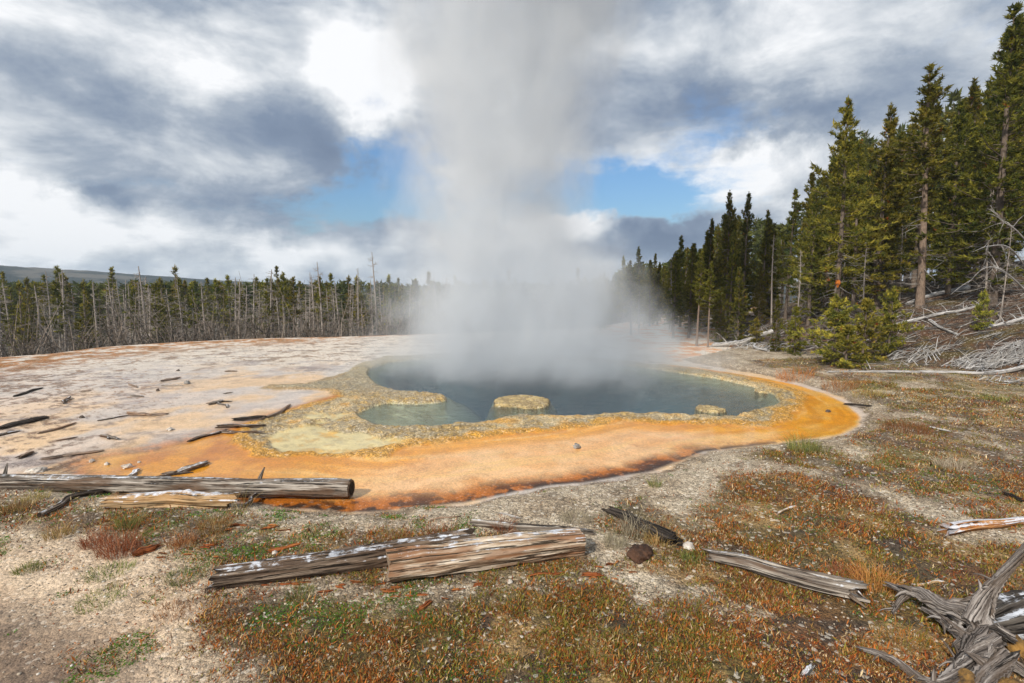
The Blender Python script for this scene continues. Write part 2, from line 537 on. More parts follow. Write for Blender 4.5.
    for i in range(len(ISLES)):
        a, b, c_, d, h = isle_xy(i)
        q = 1 - np.hypot((x - a) / c_, (y - b) / d) + (fbm(x, y, 2.5, 3, 81 + i) - 0.5) * 0.5
        k = sst(q, -0.06, 0.1) * sst(z, -0.10, -0.03); grav = np.minimum(grav, 1 - .5 * k)
        ic = lerp(col3(n, 206, 182, 130), c(172, 150, 110), sst(f3, 0.4, 0.6))
        ic = lerp(ic, c(110, 88, 54), 1 - sst(q, 0.02, 0.16))
        col = lerp(col, ic, k); grav = grav * (1 - k) + k * 0.9
    # gravel bank and soil of the near side
    kf = sst(df + wob * 0.15, 0.0, 0.10)
    gc = lerp(col3(n, 174, 156, 132), c(202, 186, 162), sst(f2, 0.4, 0.65))
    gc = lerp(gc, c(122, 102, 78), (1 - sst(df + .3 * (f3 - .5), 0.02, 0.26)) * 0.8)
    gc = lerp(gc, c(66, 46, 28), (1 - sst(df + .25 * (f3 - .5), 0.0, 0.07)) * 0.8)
    gc = lerp(gc, c(128, 112, 94), sst(f3, 0.55, 0.7) * 0.5)
    vg = veg_mask(x, y)
    vc = lerp(col3(n, 58, 38, 24), c(104, 66, 32), sst(f3, 0.4, 0.6))  # soil under plants darkened: shade in their gaps painted into the colour
    vc = lerp(vc, c(112, 104, 30), sst(fbm(x, y, 1.1, 4, 191), 0.47, 0.6) * 0.75 * (0.5 + 0.5 * sst(x, 2, 5)))
    vc = lerp(vc, c(170, 136, 82), sst(f2, 0.54, 0.66) * 0.7)
    vc = lerp(vc, c(46, 30, 22), sst(fbm(x, y, 1.7, 4, 197), 0.54, 0.64) * 0.75)
    gc = lerp(gc, vc, vg * 0.92)
    # pale bare track at the lower corner
    bare = sst(sdist(x, y, BARE), -0.5, 0.5)
    bcx = lerp(col3(n, 222, 198, 170), c(204, 178, 150), sst(f2, 0.4, 0.6))
    gc = lerp(gc, bcx, bare * (1 - vg) * 0.95)
    gsoft = bare * (1 - vg)
    trk = sst(sdist(x, y, TRACK), -0.25, 0.3)
    gc = lerp(gc, lerp(col3(n, 140, 118, 98), c(112, 94, 80), sst(f3, .4, .6)), trk * 0.9)
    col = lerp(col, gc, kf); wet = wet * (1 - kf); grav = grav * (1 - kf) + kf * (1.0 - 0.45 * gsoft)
    # forest floor on the slope
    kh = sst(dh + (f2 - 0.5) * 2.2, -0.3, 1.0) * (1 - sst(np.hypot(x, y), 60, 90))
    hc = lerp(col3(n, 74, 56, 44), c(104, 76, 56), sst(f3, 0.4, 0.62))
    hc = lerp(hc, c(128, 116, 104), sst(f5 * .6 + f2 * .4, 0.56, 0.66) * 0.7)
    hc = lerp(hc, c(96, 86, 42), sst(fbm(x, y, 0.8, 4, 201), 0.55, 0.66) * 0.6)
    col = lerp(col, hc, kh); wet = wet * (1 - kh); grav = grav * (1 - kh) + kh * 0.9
    # lower ground beyond the crest
    kd = sst(-dp, 0.1, 1.5)
    dc_ = lerp(col3(n, 110, 88, 60), c(86, 74, 54), sst(f1, 0.4, 0.6))
    rr_ = np.hypot(x, y)
    dc_ = lerp(dc_, c(52, 58, 40), sst(rr_, 50, 80))
    col = lerp(col, dc_, kd); wet = wet * (1 - kd)
    return col, wet, grav


BARE = WP([(-200, 520), (60, 545), (200, 560), (240, 600), (215, 640), (260, 700), (300, 800)], 0.1) + [(-1, -3), (-8, -3), (-12, 3)]
TRACK = WP([(-200, 596), (0, 608), (60, 618), (130, 648), (170, 700), (220, 800)], 0.1) + [(-2, -2), (-8, -2)]
VEGP = [  # outline in the view laid on the bank, strength
    (WP([(0, 498), (60, 500), (170, 505), (250, 520), (380, 530), (470, 535), (560, 545), (600, 560), (600, 600), (400, 600), (210, 585), (150, 560), (60, 545), (-60, 540), (-60, 500)], .1), 0.78),
    (WP([(200, 600), (260, 590), (400, 600), (600, 575), (700, 600), (850, 620), (1000, 700), (900, 900), (300, 900), (235, 690), (190, 640)], .1), 1.0),
    (WP([(620, 560), (690, 520), (720, 480), (790, 470), (900, 500), (960, 540), (1100, 560), (1200, 700), (1000, 900), (700, 800), (600, 620)], .1), 0.95),
    (WP([(770, 445), (830, 438), (872, 420), (868, 400), (840, 385), (800, 376), (760, 368), (740, 360), (1300, 352), (1300, 560), (1000, 540), (880, 490), (780, 470), (740, 460)], .1), 0.78),
    (WP([(590, 505), (640, 498), (700, 530), (700, 560), (620, 560), (590, 530)], .1), 0.9),
    (WP([(0, 562), (120, 560), (200, 590), (160, 625), (60, 620), (60, 600)], .1), 0.45),
]


def veg_mask(x, y):
    v = np.zeros(x.shape)
    for P_, s_ in VEGP:
        v = np.maximum(v, s_ * sst(sdist(x, y, P_), -0.25, 0.35))
    nz = fbm(x, y, 0.9, 5, 211) * 0.55 + fbm(x, y, 3.2, 4, 221) * 0.45
    return v * sst(nz + 0.30 * (v - 0.6), 0.36, 0.52)


def ground_material():
    m, g, out = new_mat('ground')
    P = g.node('ShaderNodeTexCoord').outputs['Object']
    col = g.attr('gcol', 'Color'); wet = g.attr('wet'); grav = g.attr('grav')
    n1 = g.noise(P, 3.5, 8, 0.65); n2 = g.noise(P, 28, 6, 0.7)
    wp = g.vm('ADD', P, g.vm('SCALE', g.noise(P, 20, 3, color=True)))
    wp.node.inputs[0].default_value = (0, 0, 0)
    v1 = g.voro(P, 38, out='Color'); v1d = g.voro(P, 38)
    v2 = g.voro(P, 110, out='Color'); v2d = g.voro(P, 110)
    r1 = g.sep(v1)[0]; r2 = g.sep(v2)[0]
    peb = g.m('ADD', g.m('MULTIPLY', g.m('SUBTRACT', r1, 0.5), 0.55), g.m('MULTIPLY', g.m('SUBTRACT', r2, 0.5), 0.75))
    white = g.m('MULTIPLY', g.m('GREATER_THAN', r1, 0.93), 1.0)
    gap = g.m('MULTIPLY', g.mapr(v2d, 0.35, 0.75), -0.45)
    peb = g.m('ADD', peb, gap)
    k = g.m('MULTIPLY', peb, grav)
    k = g.m('ADD', k, g.m('MULTIPLY', g.m('SUBTRACT', n1, 0.5), 0.7))
    k = g.m('ADD', k, g.m('MULTIPLY', g.m('MULTIPLY', g.m('SUBTRACT', n2, 0.5), 0.9), g.m('ADD', grav, 0.3)))
    k = g.m('MAXIMUM', g.m('ADD', 1.0, k), 0.25)
    c2 = g.vm('SCALE', col); g.put(c2.node.inputs[3], k)
    c2 = g.mix(g.m('MULTIPLY', g.m('MULTIPLY', g.m('MULTIPLY', white, grav), g.m('SUBTRACT', 1.0, wet)), 0.45), c2, srgb(225, 218, 205))
    h = g.m('ADD', g.m('MULTIPLY', g.m('SUBTRACT', 1.0, v1d), g.m('MULTIPLY', grav, 0.8)), g.m('MULTIPLY', g.m('SUBTRACT', 1.0, v2d), g.m('MULTIPLY', grav, 0.35)))
    h = g.m('ADD', h, g.m('MULTIPLY', n2, g.m('ADD', 0.12, g.m('MULTIPLY', grav, 0.5))))
    nrm = g.bump(h, 0.75, 0.022)
    b = principled(g, out, c2, g.mapr(wet, 0, 1, 0.92, 0.45, False), nrm, 0.35)
    g.put(b.inputs['Coat Weight'], g.m('MULTIPLY', wet, 0.6))
    b.inputs['Coat Roughness'].default_value = 0.06
    b.inputs['Coat IOR'].default_value = 1.33
    cb = g.bump(g.noise(P, 5, 4, 0.6), 0.25, 0.02)
    g.put(b.inputs['Coat Normal'], cb)
    return m


def build_ground():
    # rows: spacing grows with distance; columns: fine in front, coarse behind
    d = [0.05, 0.6, 1.2, 1.8]
    v = 2.1
    while v < 40:
        d.append(v); v += max(0.012, min(0.10, v * v * 0.00085))
    while v < 1050:
        d.append(v); v *= 1.045
    d = np.array(d)
    a_in = np.linspace(-50, 50, 1000)
    a_out = np.concatenate([a_in, np.linspace(54, 306, 48)])
    th = np.radians(a_out)
    RR, TT = np.meshgrid(d, th, indexing='ij')
    x = (RR * np.sin(TT)).ravel(); y = (RR * np.cos(TT)).ravel()
    z = H(x, y)
    col, wet, grav = ground_color(x, y, z)
    nr, nc = len(d), len(th)
    i = np.arange(nr - 1)[:, None] * nc; j = np.arange(nc)[None, :]; j2 = (j + 1) % nc
    Fq = np.stack([i + j, i + j2, i + nc + j2, i + nc + j], -1).reshape(-1, 4)[:, ::-1]
    me = mesh_np('ground', np.stack([x, y, z], 1), Fq, {'gcol': col, 'wet': wet, 'grav': grav})
    o = link('ground', me, ground_material())
    tag(o, kind='structure')
    print('ground verts', len(x))


build_ground()


def build_water():
    m, g, out = new_mat('hot_spring_water')
    P = g.node('ShaderNodeTexCoord').outputs['Object']
    h = g.m('ADD', g.noise(g.vm('MULTIPLY', P, (1, 1.6, 1)), 4, 5, 0.65), g.m('MULTIPLY', g.noise(P, 16, 3, 0.5), 0.3))
    nrm = g.bump(h, 0.6, 0.09)
    tr = g.node('ShaderNodeBsdfTransparent'); tr.inputs[0].default_value = (0.86, 0.93, 0.96, 1)
    gl = g.node('ShaderNodeBsdfGlossy'); gl.inputs['Roughness'].default_value = 0.08
    g.put(gl.inputs['Normal'], nrm)
    fr = g.node('ShaderNodeFresnel'); fr.inputs[0].default_value = 1.33; g.put(fr.inputs['Normal'], nrm)
    mx = g.node('ShaderNodeMixShader')
    g.put(mx.inputs[0], fr.outputs[0]); g.l.new(tr.outputs[0], mx.inputs[1]); g.l.new(gl.outputs[0], mx.inputs[2])
    g.l.new(mx.outputs[0], out.inputs[0])
    cx = sum(p[0] for p in WATER) / len(WATER); cyy = sum(p[1] for p in WATER) / len(WATER)
    pts = [(cx + (a - cx) * 1.03, cyy + (b - cyy) * 1.03, -0.022) for a, b in WATER]
    me = bpy.data.meshes.new('pool_water')
    me.from_pydata(pts, [], [list(range(len(pts)))][::1])
    me.update()
    if me.polygons[0].normal.z < 0: me.flip_normals()
    o = link('pool_water', me, m)
    tag(o, kind='structure')


build_water()


# ------------------------------------------------------------------ distant hills
def build_hills():
    m, g, out = new_mat('wooded_hill')
    P = g.node('ShaderNodeTexCoord').outputs['Object']
    n = g.noise(P, 0.05, 8, 0.75); n2 = g.noise(P, 0.012, 5, 0.6)
    c = g.ramp(n, [(0.35, srgb(20, 28, 28)), (0.6, srgb(46, 54, 50))])
    c = g.mix(g.mapr(n2, 0.52, 0.62), c, srgb(105, 100, 92))
    principled(g, out, c, 0.95, g.bump(n, 1.0, 6), 0.1)
    na, nr = 260, 26
    ang = np.radians(np.linspace(-80, 60, na))
    prof = np.interp(np.degrees(ang), [-80, -50, -45, -38, -30, -22, -10, 20, 60], [36, 34, 30.5, 24, 16, 11, 9, 10, 14])
    rr = np.linspace(520, 1000, nr)
    A, RR = np.meshgrid(ang, rr)
    x = RR * np.sin(A); y = RR * np.cos(A)
    k = np.sin(np.clip((RR - 520) / 480, 0, 1) * math.pi / 1.25) ** 1.2
    z = -8 + (prof[None, :] + 8) * 1.0 * k * (0.9 + 0.12 * fbm(x.ravel(), y.ravel(), 0.003, 4, 3).reshape(x.shape)) + 2.5 * fbm(x.ravel(), y.ravel(), 0.09, 4, 4).reshape(x.shape)
    i = np.arange(nr - 1)[:, None] * na; j = np.arange(na - 1)[None, :]
    Fq = np.stack([i + j, i + j + 1, i + na + j + 1, i + na + j], -1).reshape(-1, 4)
    me = mesh_np('hills', np.stack([x.ravel(), y.ravel(), z.ravel()], 1), Fq)
    tag(link('hills', me, m), kind='structure')


build_hills()


# ------------------------------------------------------------------ steam
def build_steam():
    m, g, out = new_mat('steam')
    P = g.node('ShaderNodeTexCoord').outputs['Object']
    x, y, z = g.sep(P)
    # centre line and half width of the plume against height
    def curve(v, pts, lo, hi):
        r = g.ramp(g.m('DIVIDE', v, ZT), [(p / ZT, ((q - lo) / (hi - lo),) * 3) for p, q in pts])
        return g.m('ADD', g.m('MULTIPLY', g.sep(r)[0], hi - lo), lo)
    ZT = 24.0
    cx = curve(z, STEAM_CX, -4, 4)
    rr = curve(z, STEAM_R, 0, 10)
    warp = g.noise(g.vm('MULTIPLY', P, (1, 1, 0.5)), 0.5, 3, 0.5, color=True)
    w1, w2, w3 = g.sep(warp)
    dx = g.m('DIVIDE', g.m('ADD', g.m('SUBTRACT', x, cx), g.m('MULTIPLY', g.m('SUBTRACT', w1, 0.5), 1.6)), rr)
    dy = g.m('DIVIDE', g.m('SUBTRACT', y, STEAM_Y), g.m('MULTIPLY', rr, 0.8))
    d = g.m('SQRT', g.m('ADD', g.m('MULTIPLY', dx, dx), g.m('MULTIPLY', dy, dy)))
    n = g.noise(g.vm('ADD', g.vm('MULTIPLY', P, (1, 1, 0.7)), (5.2, 9.1, 3.3)), 0.7, 8, 0.66, 0.5)
    nf = g.noise(g.vm('MULTIPLY', P, (1, 1, 0.8)), 2.0, 5, 0.62, 0.8)
    d = g.m('ADD', d, g.m('MULTIPLY', g.m('SUBTRACT', nf, 0.5), 0.45))
    col = g.mapr(g.m('ADD', d, g.m('MULTIPLY', g.m('SUBTRACT', n, 0.5), 1.5)), 1.12, 0.2)
    col = g.m('MULTIPLY', col, g.mapr(n, 0.35, 0.65, 1.5, 0.6))
    col = g.m('MULTIPLY', col, g.m('MULTIPLY', 0.75, g.mapr(z, 9, 20, 1.0, 0.3)))
    # low mist on the pool
    mx_ = g.m('DIVIDE', g.m('SUBTRACT', x, 0.8), 6.3); my_ = g.m('DIVIDE', g.m('SUBTRACT', y, 14.8), 4.6)
    md = g.m('SQRT', g.m('ADD', g.m('MULTIPLY', mx_, mx_), g.m('MULTIPLY', my_, my_)))
    md = g.m('ADD', md, g.m('MULTIPLY', g.m('MAXIMUM', z, 0.0), 0.27))
    md = g.m('ADD', md, g.m('MULTIPLY', g.m('SUBTRACT', nf, 0.5), 0.8))
    n2 = g.noise(g.vm('ADD', g.vm('MULTIPLY', P, (1, 1, 0.8)), (11.3, 4.7, 2.0)), 0.75, 8, 0.66, 0.8)
    mist = g.mapr(g.m('ADD', md, g.m('MULTIPLY', g.m('SUBTRACT', n2, 0.5), 1.9)), 1.0, 0.1)
    mist = g.m('MULTIPLY', mist, 0.7)
    tot = g.m('MULTIPLY', g.m('MAXIMUM', col, mist), STEAM_K)
    v = g.node('ShaderNodeVolumePrincipled')
    v.inputs['Color'].default_value = (0.905, 0.932, 0.962, 1)
    v.inputs['Anisotropy'].default_value = 0.15
    g.put(v.inputs['Density'], tot)
    g.l.new(v.outputs[0], out.inputs['Volume'])
    # closed shell that just holds the plume
    vs, fs = [], []
    prof = [(0.0, 0.9, 8.4, 6.4), (1.2, 0.7, 8.0, 6.2), (2.6, 0.3, 6.6, 5.4), (4.0, -0.2, 4.9, 4.0), (7, -0.7, 4.9, 4.0), (11, -0.7, 6.4, 5.2), (16, 0.2, 8.4, 6.6), (21, 1.4, 9.2, 7.2), (24, 2.0, 7.0, 5.6)]
    N = 28
    for (zz, c_, ra, rb) in prof:
        for k in range(N):
            a = 2 * math.pi * k / N
            vs.append((c_ + ra * math.cos(a), 14.6 + rb * math.sin(a), zz + (-0.015 if zz == 0 else 0)))
    for i in range(len(prof) - 1):
        for k in range(N):
            fs.append((i * N + k, i * N + (k + 1) % N, (i + 1) * N + (k + 1) % N, (i + 1) * N + k))
    fs.append(tuple(range(N))[::-1]); fs.append(tuple((len(prof) - 1) * N + k for k in range(N)))
    me = bpy.data.meshes.new('steam'); me.from_pydata(vs, [], fs); me.update()
    o = link('steam', me, m)
    m.cycles.volume_step_rate = 0.28
    tag(o, 'pale grey column of steam rising off the hot spring', 'steam', kind='stuff')


STEAM_CX = [(0.0, 0.7), (1.0, 0.6), (2.5, 0.1), (4.5, -0.5), (8, -0.3), (11, 0.2), (16, 1.0), (24, 2.2)]
STEAM_R = [(0.0, 4.8), (1.0, 4.4), (2.5, 3.5), (4.5, 2.8), (8, 3.1), (11, 4.0), (16, 6.0), (24, 7.6)]
STEAM_Y = 14.6
STEAM_K = 1.0
build_steam()


# ------------------------------------------------------------------ air
def build_haze():
    m, g, out = new_mat('haze')
    v = g.node('ShaderNodeVolumePrincipled')
    v.inputs['Color'].default_value = (0.72, 0.86, 1.0, 1)
    v.inputs['Density'].default_value = 0.0004
    g.l.new(v.outputs[0], out.inputs['Volume'])
    x0, x1, y0, y1, z0, z1 = -1100, 1100, -1100, 1100, -14, 60
    V = [(x, y, z) for z in (z0, z1) for y in (y0, y1) for x in (x0, x1)]
    Fc = [(0, 2, 3, 1), (4, 5, 7, 6), (0, 1, 5, 4), (2, 6, 7, 3), (0, 4, 6, 2), (1, 3, 7, 5)]
    me = bpy.data.meshes.new('haze'); me.from_pydata(V, [], Fc); me.update()
    tag(link('haze', me, m), kind='stuff')


build_haze()
# ------------------------------------------------------------------ vegetation builders
class Acc:
    """collects triangles and quads as numpy pieces, with one colour per vertex"""
    def __init__(s):
        s.V = []; s.T = []; s.Cc = []; s.n = 0

    def add(s, V, T, Cv):
        V = np.asarray(V, float)
        s.V.append(V); s.T.append(np.asarray(T, int) + s.n); s.n += len(V)
        Cv = np.asarray(Cv, float)
        if Cv.ndim == 1: Cv = np.tile(Cv, (len(V), 1))
        s.Cc.append(Cv)

    def mesh(s, name, smooth=False):
        return mesh_np(name, np.concatenate(s.V), np.concatenate(s.T), {'col': np.concatenate(s.Cc)}, smooth)

    def tube(s, pts, rad, sides, colour):
        pts = np.asarray(pts, float); n = len(pts)
        if n < 2: return
        tg = np.gradient(pts, axis=0); tg /= np.linalg.norm(tg, axis=1)[:, None] + 1e-9
        ref = np.array([0, 0, 1.0]) if abs(tg[0][2]) < 0.8 else np.array([1.0, 0, 0])
        a = np.cross(tg, ref); a /= np.linalg.norm(a, axis=1)[:, None] + 1e-9
        b = np.cross(tg, a)
        ang = np.arange(sides) * 2 * np.pi / sides
        rad = np.broadcast_to(np.asarray(rad, float), (n,))
        V = pts[:, None, :] + rad[:, None, None] * (np.cos(ang)[None, :, None] * a[:, None, :] + np.sin(ang)[None, :, None] * b[:, None, :])
        V = V.reshape(-1, 3)
        i = np.arange(n - 1)[:, None] * sides; j = np.arange(sides)[None, :]; j2 = (j + 1) % sides
        q = np.stack([i + j, i + j2, i + sides + j2, i + sides + j], -1).reshape(-1, 4)
        s.add(V, np.concatenate([q[:, [0, 1, 2]], q[:, [0, 2, 3]]]), colour)


def foliage_mat(name, transl=0.3):
    m, g, out = new_mat(name)
    col = g.attr('col', 'Color')
    oi = g.node('ShaderNodeObjectInfo')
    hs = g.node('ShaderNodeHueSaturation')
    g.put(hs.inputs['Hue'], g.mapr(oi.outputs['Random'], 0, 1, 0.482, 0.515, False))
    rnd2 = g.m('FRACT', g.m('MULTIPLY', oi.outputs['Random'], 7.31))
    g.put(hs.inputs['Value'], g.mapr(rnd2, 0, 1, 0.85, 1.4, False))
    g.put(hs.inputs['Color'], col)
    d = g.node('ShaderNodeBsdfDiffuse'); g.l.new(hs.outputs[0], d.inputs[0])
    t = g.node('ShaderNodeBsdfTranslucent'); g.l.new(hs.outputs[0], t.inputs[0])
    mx = g.node('ShaderNodeMixShader'); mx.inputs[0].default_value = transl
    g.l.new(d.outputs[0], mx.inputs[1]); g.l.new(t.outputs[0], mx.inputs[2]); g.l.new(mx.outputs[0], out.inputs[0])
    return m


def bark_mat(name):
    m, g, out = new_mat(name)
    P = g.node('ShaderNodeTexCoord').outputs['Object']
    n = g.noise(g.vm('MULTIPLY', P, (1, 1, 0.35)), 22, 5, 0.65)
    c = g.vm('SCALE', g.attr('col', 'Color')); g.put(c.node.inputs[3], g.mapr(n, 0.3, 0.7, 0.55, 1.35, False))
    principled(g, out, c, 0.9, g.bump(n, 0.6, 0.03), 0.2)
    return m


NEEDLE = foliage_mat('pine_needles', 0.38)
BARK = bark_mat('bark')


def make_pine(rs, Ht=11.0, bare=0.25, rad=1.25, nbr=150, clump=12, ntri=8, size=0.16, dead=25, lean=0.02, r0=0.13, top=0.9, deadlen=1.0, dens_pow=1.0, green=0, bright=1.0, bark=(0.16, 0.125, 0.10), width=0.22):
    """returns trunk mesh and crown mesh"""
    rng = np.random.RandomState(rs)
    tk = Acc(); cr = Acc()
    hs = np.linspace(0, 1, 12)
    bx = lean * Ht * (np.sin(hs * 2.3 + rs) - math.sin(rs)) * 0.5; by = lean * Ht * (np.cos(hs * 1.9 + rs * 2) - math.cos(rs * 2)) * 0.5
    cen = np.stack([bx, by, hs * Ht - 0.25 * (hs == 0)], 1)
    tr = r0 * (1 - hs) ** 0.8 + 0.012; tr[0] *= 1.25
    tk.tube(cen, tr, 9, np.array(bark))
    pos = lambda h: np.array([np.interp(h, hs, bx), np.interp(h, hs, by), h * Ht])
    gapc = rng.rand(6) * 2 * np.pi
    C_, D_, S_, K_ = [], [], [], []
    for k in range(nbr):
        t = rng.rand() ** dens_pow
        h = bare + (1 - bare) * (t * 0.985 + 0.005)
        p0 = pos(h)
        prof = min(1, (t + 0.10) / 0.30) ** 0.6 * (1 - t) ** 0.85 * 1.22 + 0.045
        L = rad * prof * rng.uniform(0.5, 1.25)
        az = rng.rand() * 2 * np.pi
        L *= 0.78 + 0.34 * math.cos(az - gapc[int(t * 5.99)])      # uneven outline
        el = np.interp(t, [0, 0.4, 1], [-0.30, 0.12, 1.0]) + rng.randn() * 0.16
        d = np.array([math.cos(az) * math.cos(el), math.sin(az) * math.cos(el), math.sin(el)])
        mid = p0 + d * L * 0.55 + np.array([0, 0, -0.04 * L]); end = p0 + d * L + np.array([0, 0, 0.10 * L])
        tk.tube(np.stack([p0, mid, end]), [0.022 * (1.25 - t), 0.014, 0.005], 3, np.array(bark) * 1.0)
        nc = max(3, int(clump * (0.35 + L / rad)))
        s_ = 1 - (rng.rand(nc) ** 1.5) * 0.78
        lat = np.cross(d, [0, 0, 1.0]); lat /= np.linalg.norm(lat) + 1e-6
        off = (rng.rand(nc) * 2 - 1) * width * (1.15 - s_ * 0.6) * (0.5 + L)
        c = p0[None] + d[None] * (s_ * L)[:, None] + lat[None] * off[:, None]
        c[:, 2] += (s_ ** 2) * 0.10 * L - np.abs(off) * 0.2 + rng.randn(nc) * 0.03
        dd = d[None] * 0.6 + lat[None] * np.sign(off)[:, None] * 0.5 + np.array([0, 0, 0.55])[None] + rng.randn(nc, 3) * 0.25
        C_.append(c); D_.append(dd); S_.append(s_)
        K_.append(np.full(nc, rng.rand()))
    # leader
    nl = 7
    lz = np.linspace(0.955, 1.0, nl)
    C_.append(np.stack([pos(v) for v in lz])); D_.append(np.tile([0, 0, 1.0], (nl, 1)) + rng.randn(nl, 3) * 0.3); S_.append(np.ones(nl)); K_.append(np.full(nl, .5))
    c = np.concatenate(C_); dd = np.concatenate(D_); s_ = np.concatenate(S_); kk = np.concatenate(K_)
    dd /= np.linalg.norm(dd, axis=1)[:, None]
    n = len(c)
    # needle bundles: a spray of narrow triangles round each shoot
    c3 = np.repeat(c, ntri, 0); d3 = np.repeat(dd, ntri, 0) * 0.75 + rng.randn(n * ntri, 3) * 0.55
    d3 /= np.linalg.norm(d3, axis=1)[:, None]
    c3 = c3 + np.repeat(dd, ntri, 0) * (rng.rand(n * ntri, 1) - 0.4) * size * 0.9
    sz = size * rng.uniform(0.6, 1.25, (n * ntri, 1))
    wv = np.cross(d3, rng.randn(n * ntri, 3)); wv /= np.linalg.norm(wv, axis=1)[:, None] + 1e-6
    wv *= sz * 0.17
    tip = c3 + d3 * sz
    V = np.stack([c3 - wv, c3 + wv, tip], 1).reshape(-1, 3)
    T = np.arange(len(V)).reshape(-1, 3)
    # shoots vary between deep green, olive and the yellow green of the new growth
    ca = np.array([0.060, 0.074, 0.020]); cb = np.array([0.215, 0.195, 0.034]); cc = np.array([0.44, 0.35, 0.055])
    u = np.clip(rng.rand(n) * 0.75 + 0.35 * (kk - 0.4), 0, 1)
    u = np.clip(u - 0.2 * green, 0, 1)
    col = ca + (cb - ca) * np.clip(u * 1.6, 0, 1)[:, None] + (cc - cb) * np.clip(u * 2.2 - 1.35, 0, 1)[:, None]
    col = col * bright
    red = rng.rand(n) < 0.006
    col[red] = [0.30, 0.10, 0.03]
    col = np.repeat(col, ntri * 3, 0) * rng.uniform(0.8, 1.2, (len(V) // 3, 1)).repeat(3, 0)
    cr.add(V, T, col)
    # dead lower limbs
    for k in range(dead):
        h = rng.uniform(0.06, max(bare, 0.15) + 0.18)
        p0 = pos(h); az = rng.rand() * 2 * np.pi; L = rng.uniform(0.35, 1.0) * deadlen
        d = np.array([math.cos(az), math.sin(az), rng.uniform(-0.45, 0.15)])
        pts = [p0]
        for q in range(3):
            d = d + rng.randn(3) * 0.22; d /= np.linalg.norm(d)
            pts.append(pts[-1] + d * L / 3)
            if q > 0:
                e = pts[-1] + (d + rng.randn(3) * 0.7) * L * 0.3
                tk.tube(np.stack([pts[-1], e]), [0.008, 0.003], 3, np.array([0.33, 0.31, 0.29]))
        tk.tube(np.stack(pts), [0.016, 0.012, 0.009, 0.004], 3, np.array([0.34, 0.32, 0.30]))
    return tk.mesh('trunk', True), cr.mesh('crown')


def make_snag(rs, Ht=9.0, nbr=70, r0=0.09, rad=0.9, lo=0.05, twig=3, col=(0.36, 0.315, 0.28)):
    rng = np.random.RandomState(rs)
    tk = Acc(); br = Acc()
    hs = np.linspace(0, 1, 10)
    bx = 0.015 * Ht * np.sin(hs * 3 + rs); by = 0.015 * Ht * np.cos(hs * 2.4 + rs * 2)
    tk.tube(np.stack([bx, by, hs * Ht - 0.2 * (hs == 0)], 1), r0 * (1 - hs * 0.8), 7, np.array(col))
    for k in range(nbr):
        h = rng.uniform(lo, 0.98)
        p0 = np.array([np.interp(h, hs, bx), np.interp(h, hs, by), h * Ht])
        az = rng.rand() * 2 * np.pi
        L = rad * rng.uniform(0.25, 1.0) * (1.15 - h * 0.85)
        d = np.array([math.cos(az), math.sin(az), rng.uniform(-0.5, 0.25) + (h > 0.8) * 0.3])
        pts = [p0]
        for q in range(3):
            d = d + rng.randn(3) * 0.25; d /= np.linalg.norm(d)
            pts.append(pts[-1] + d * L / 3)
            for w_ in range(twig - 1):
                e = pts[-1] + (d + rng.randn(3) * 0.8) * L * 0.3
                br.tube(np.stack([pts[-1], e]), [0.010, 0.004], 3, np.array(col) * rng.uniform(0.75, 1.2))
        br.tube(np.stack(pts), [0.020, 0.015, 0.010, 0.004], 3, np.array(col) * rng.uniform(0.75, 1.2))
    return tk.mesh('trunk', True), br.mesh('crown')


def root_at(name, x, y, s, rz, label, cat, group=None, z=None):
    e = bpy.data.objects.new(name, None); C.objects.link(e)
    e.location = (x, y, Hs(x, y) if z is None else z); e.scale = (s, s, s) if not hasattr(s, '__len__') else s
    e.rotation_euler = (0, 0, rz)
    tag(e, label, cat, group)
    return e


def tree_thing(kind, meshes, mats, parts, *args, **kw):
    e = root_at(kind, *args, **kw)
    for me, mt, nm in zip(meshes, mats, parts):
        if not me.materials: me.materials.append(mt)
        link(nm, me, None, e)
    return e


PINES = {
    'open': [make_pine(1, 11, 0.26, 1.8, 95, 18, 8, 0.17, 70), make_pine(2, 11, 0.32, 1.75, 85, 18, 8, 0.17, 65)],
    'dense': [make_pine(3, 11, 0.05, 1.85, 180, 15, 8, 0.17, 30), make_pine(4, 11, 0.10, 1.65, 160, 15, 8, 0.17, 35), make_pine(14, 11, 0.08, 1.95, 185, 15, 8, 0.17, 45, green=.6)],
    'tall': [make_pine(5, 11, 0.48, 1.45, 95, 16, 8, 0.17, 40, bark=(0.23, 0.17, 0.13)), make_pine(6, 11, 0.44, 1.25, 90, 15, 8, 0.17, 40, green=1, bark=(0.2, 0.15, 0.12))],
    'thin': [make_pine(7, 11, 0.16, 1.15, 150, 12, 7, 0.18, 30, green=1), make_pine(8, 11, 0.12, 1.3, 160, 12, 7, 0.19, 30)],
    'young': [make_pine(9, 3, 0.03, 1.15, 75, 14, 9, 0.13, 4, r0=0.05, width=.3, bright=1.55), make_pine(10, 3, 0.03, 0.95, 75, 14, 9, 0.13, 4, r0=0.05, width=.3, bright=1.45)],
    'spruce': [make_pine(11, 5, 0.02, 1.0, 160, 10, 8, 0.12, 5, r0=0.06, green=1)],
    'far': [make_pine(21, 9, 0.50, 0.62, 60, 6, 5, 0.20, 50, r0=0.10, bark=(0.24, 0.20, 0.17)), make_pine(22, 9, 0.60, 0.52, 50, 6, 5, 0.20, 60, r0=0.09, bark=(0.28, 0.25, 0.22)),
            make_pine(23, 9, 0.40, 0.72, 75, 6, 5, 0.20, 45, r0=0.10, bark=(0.22, 0.18, 0.15)), make_pine(24, 9, 0.65, 0.50, 45, 6, 5, 0.20, 60, r0=0.09, bark=(0.28, 0.25, 0.22))],
}
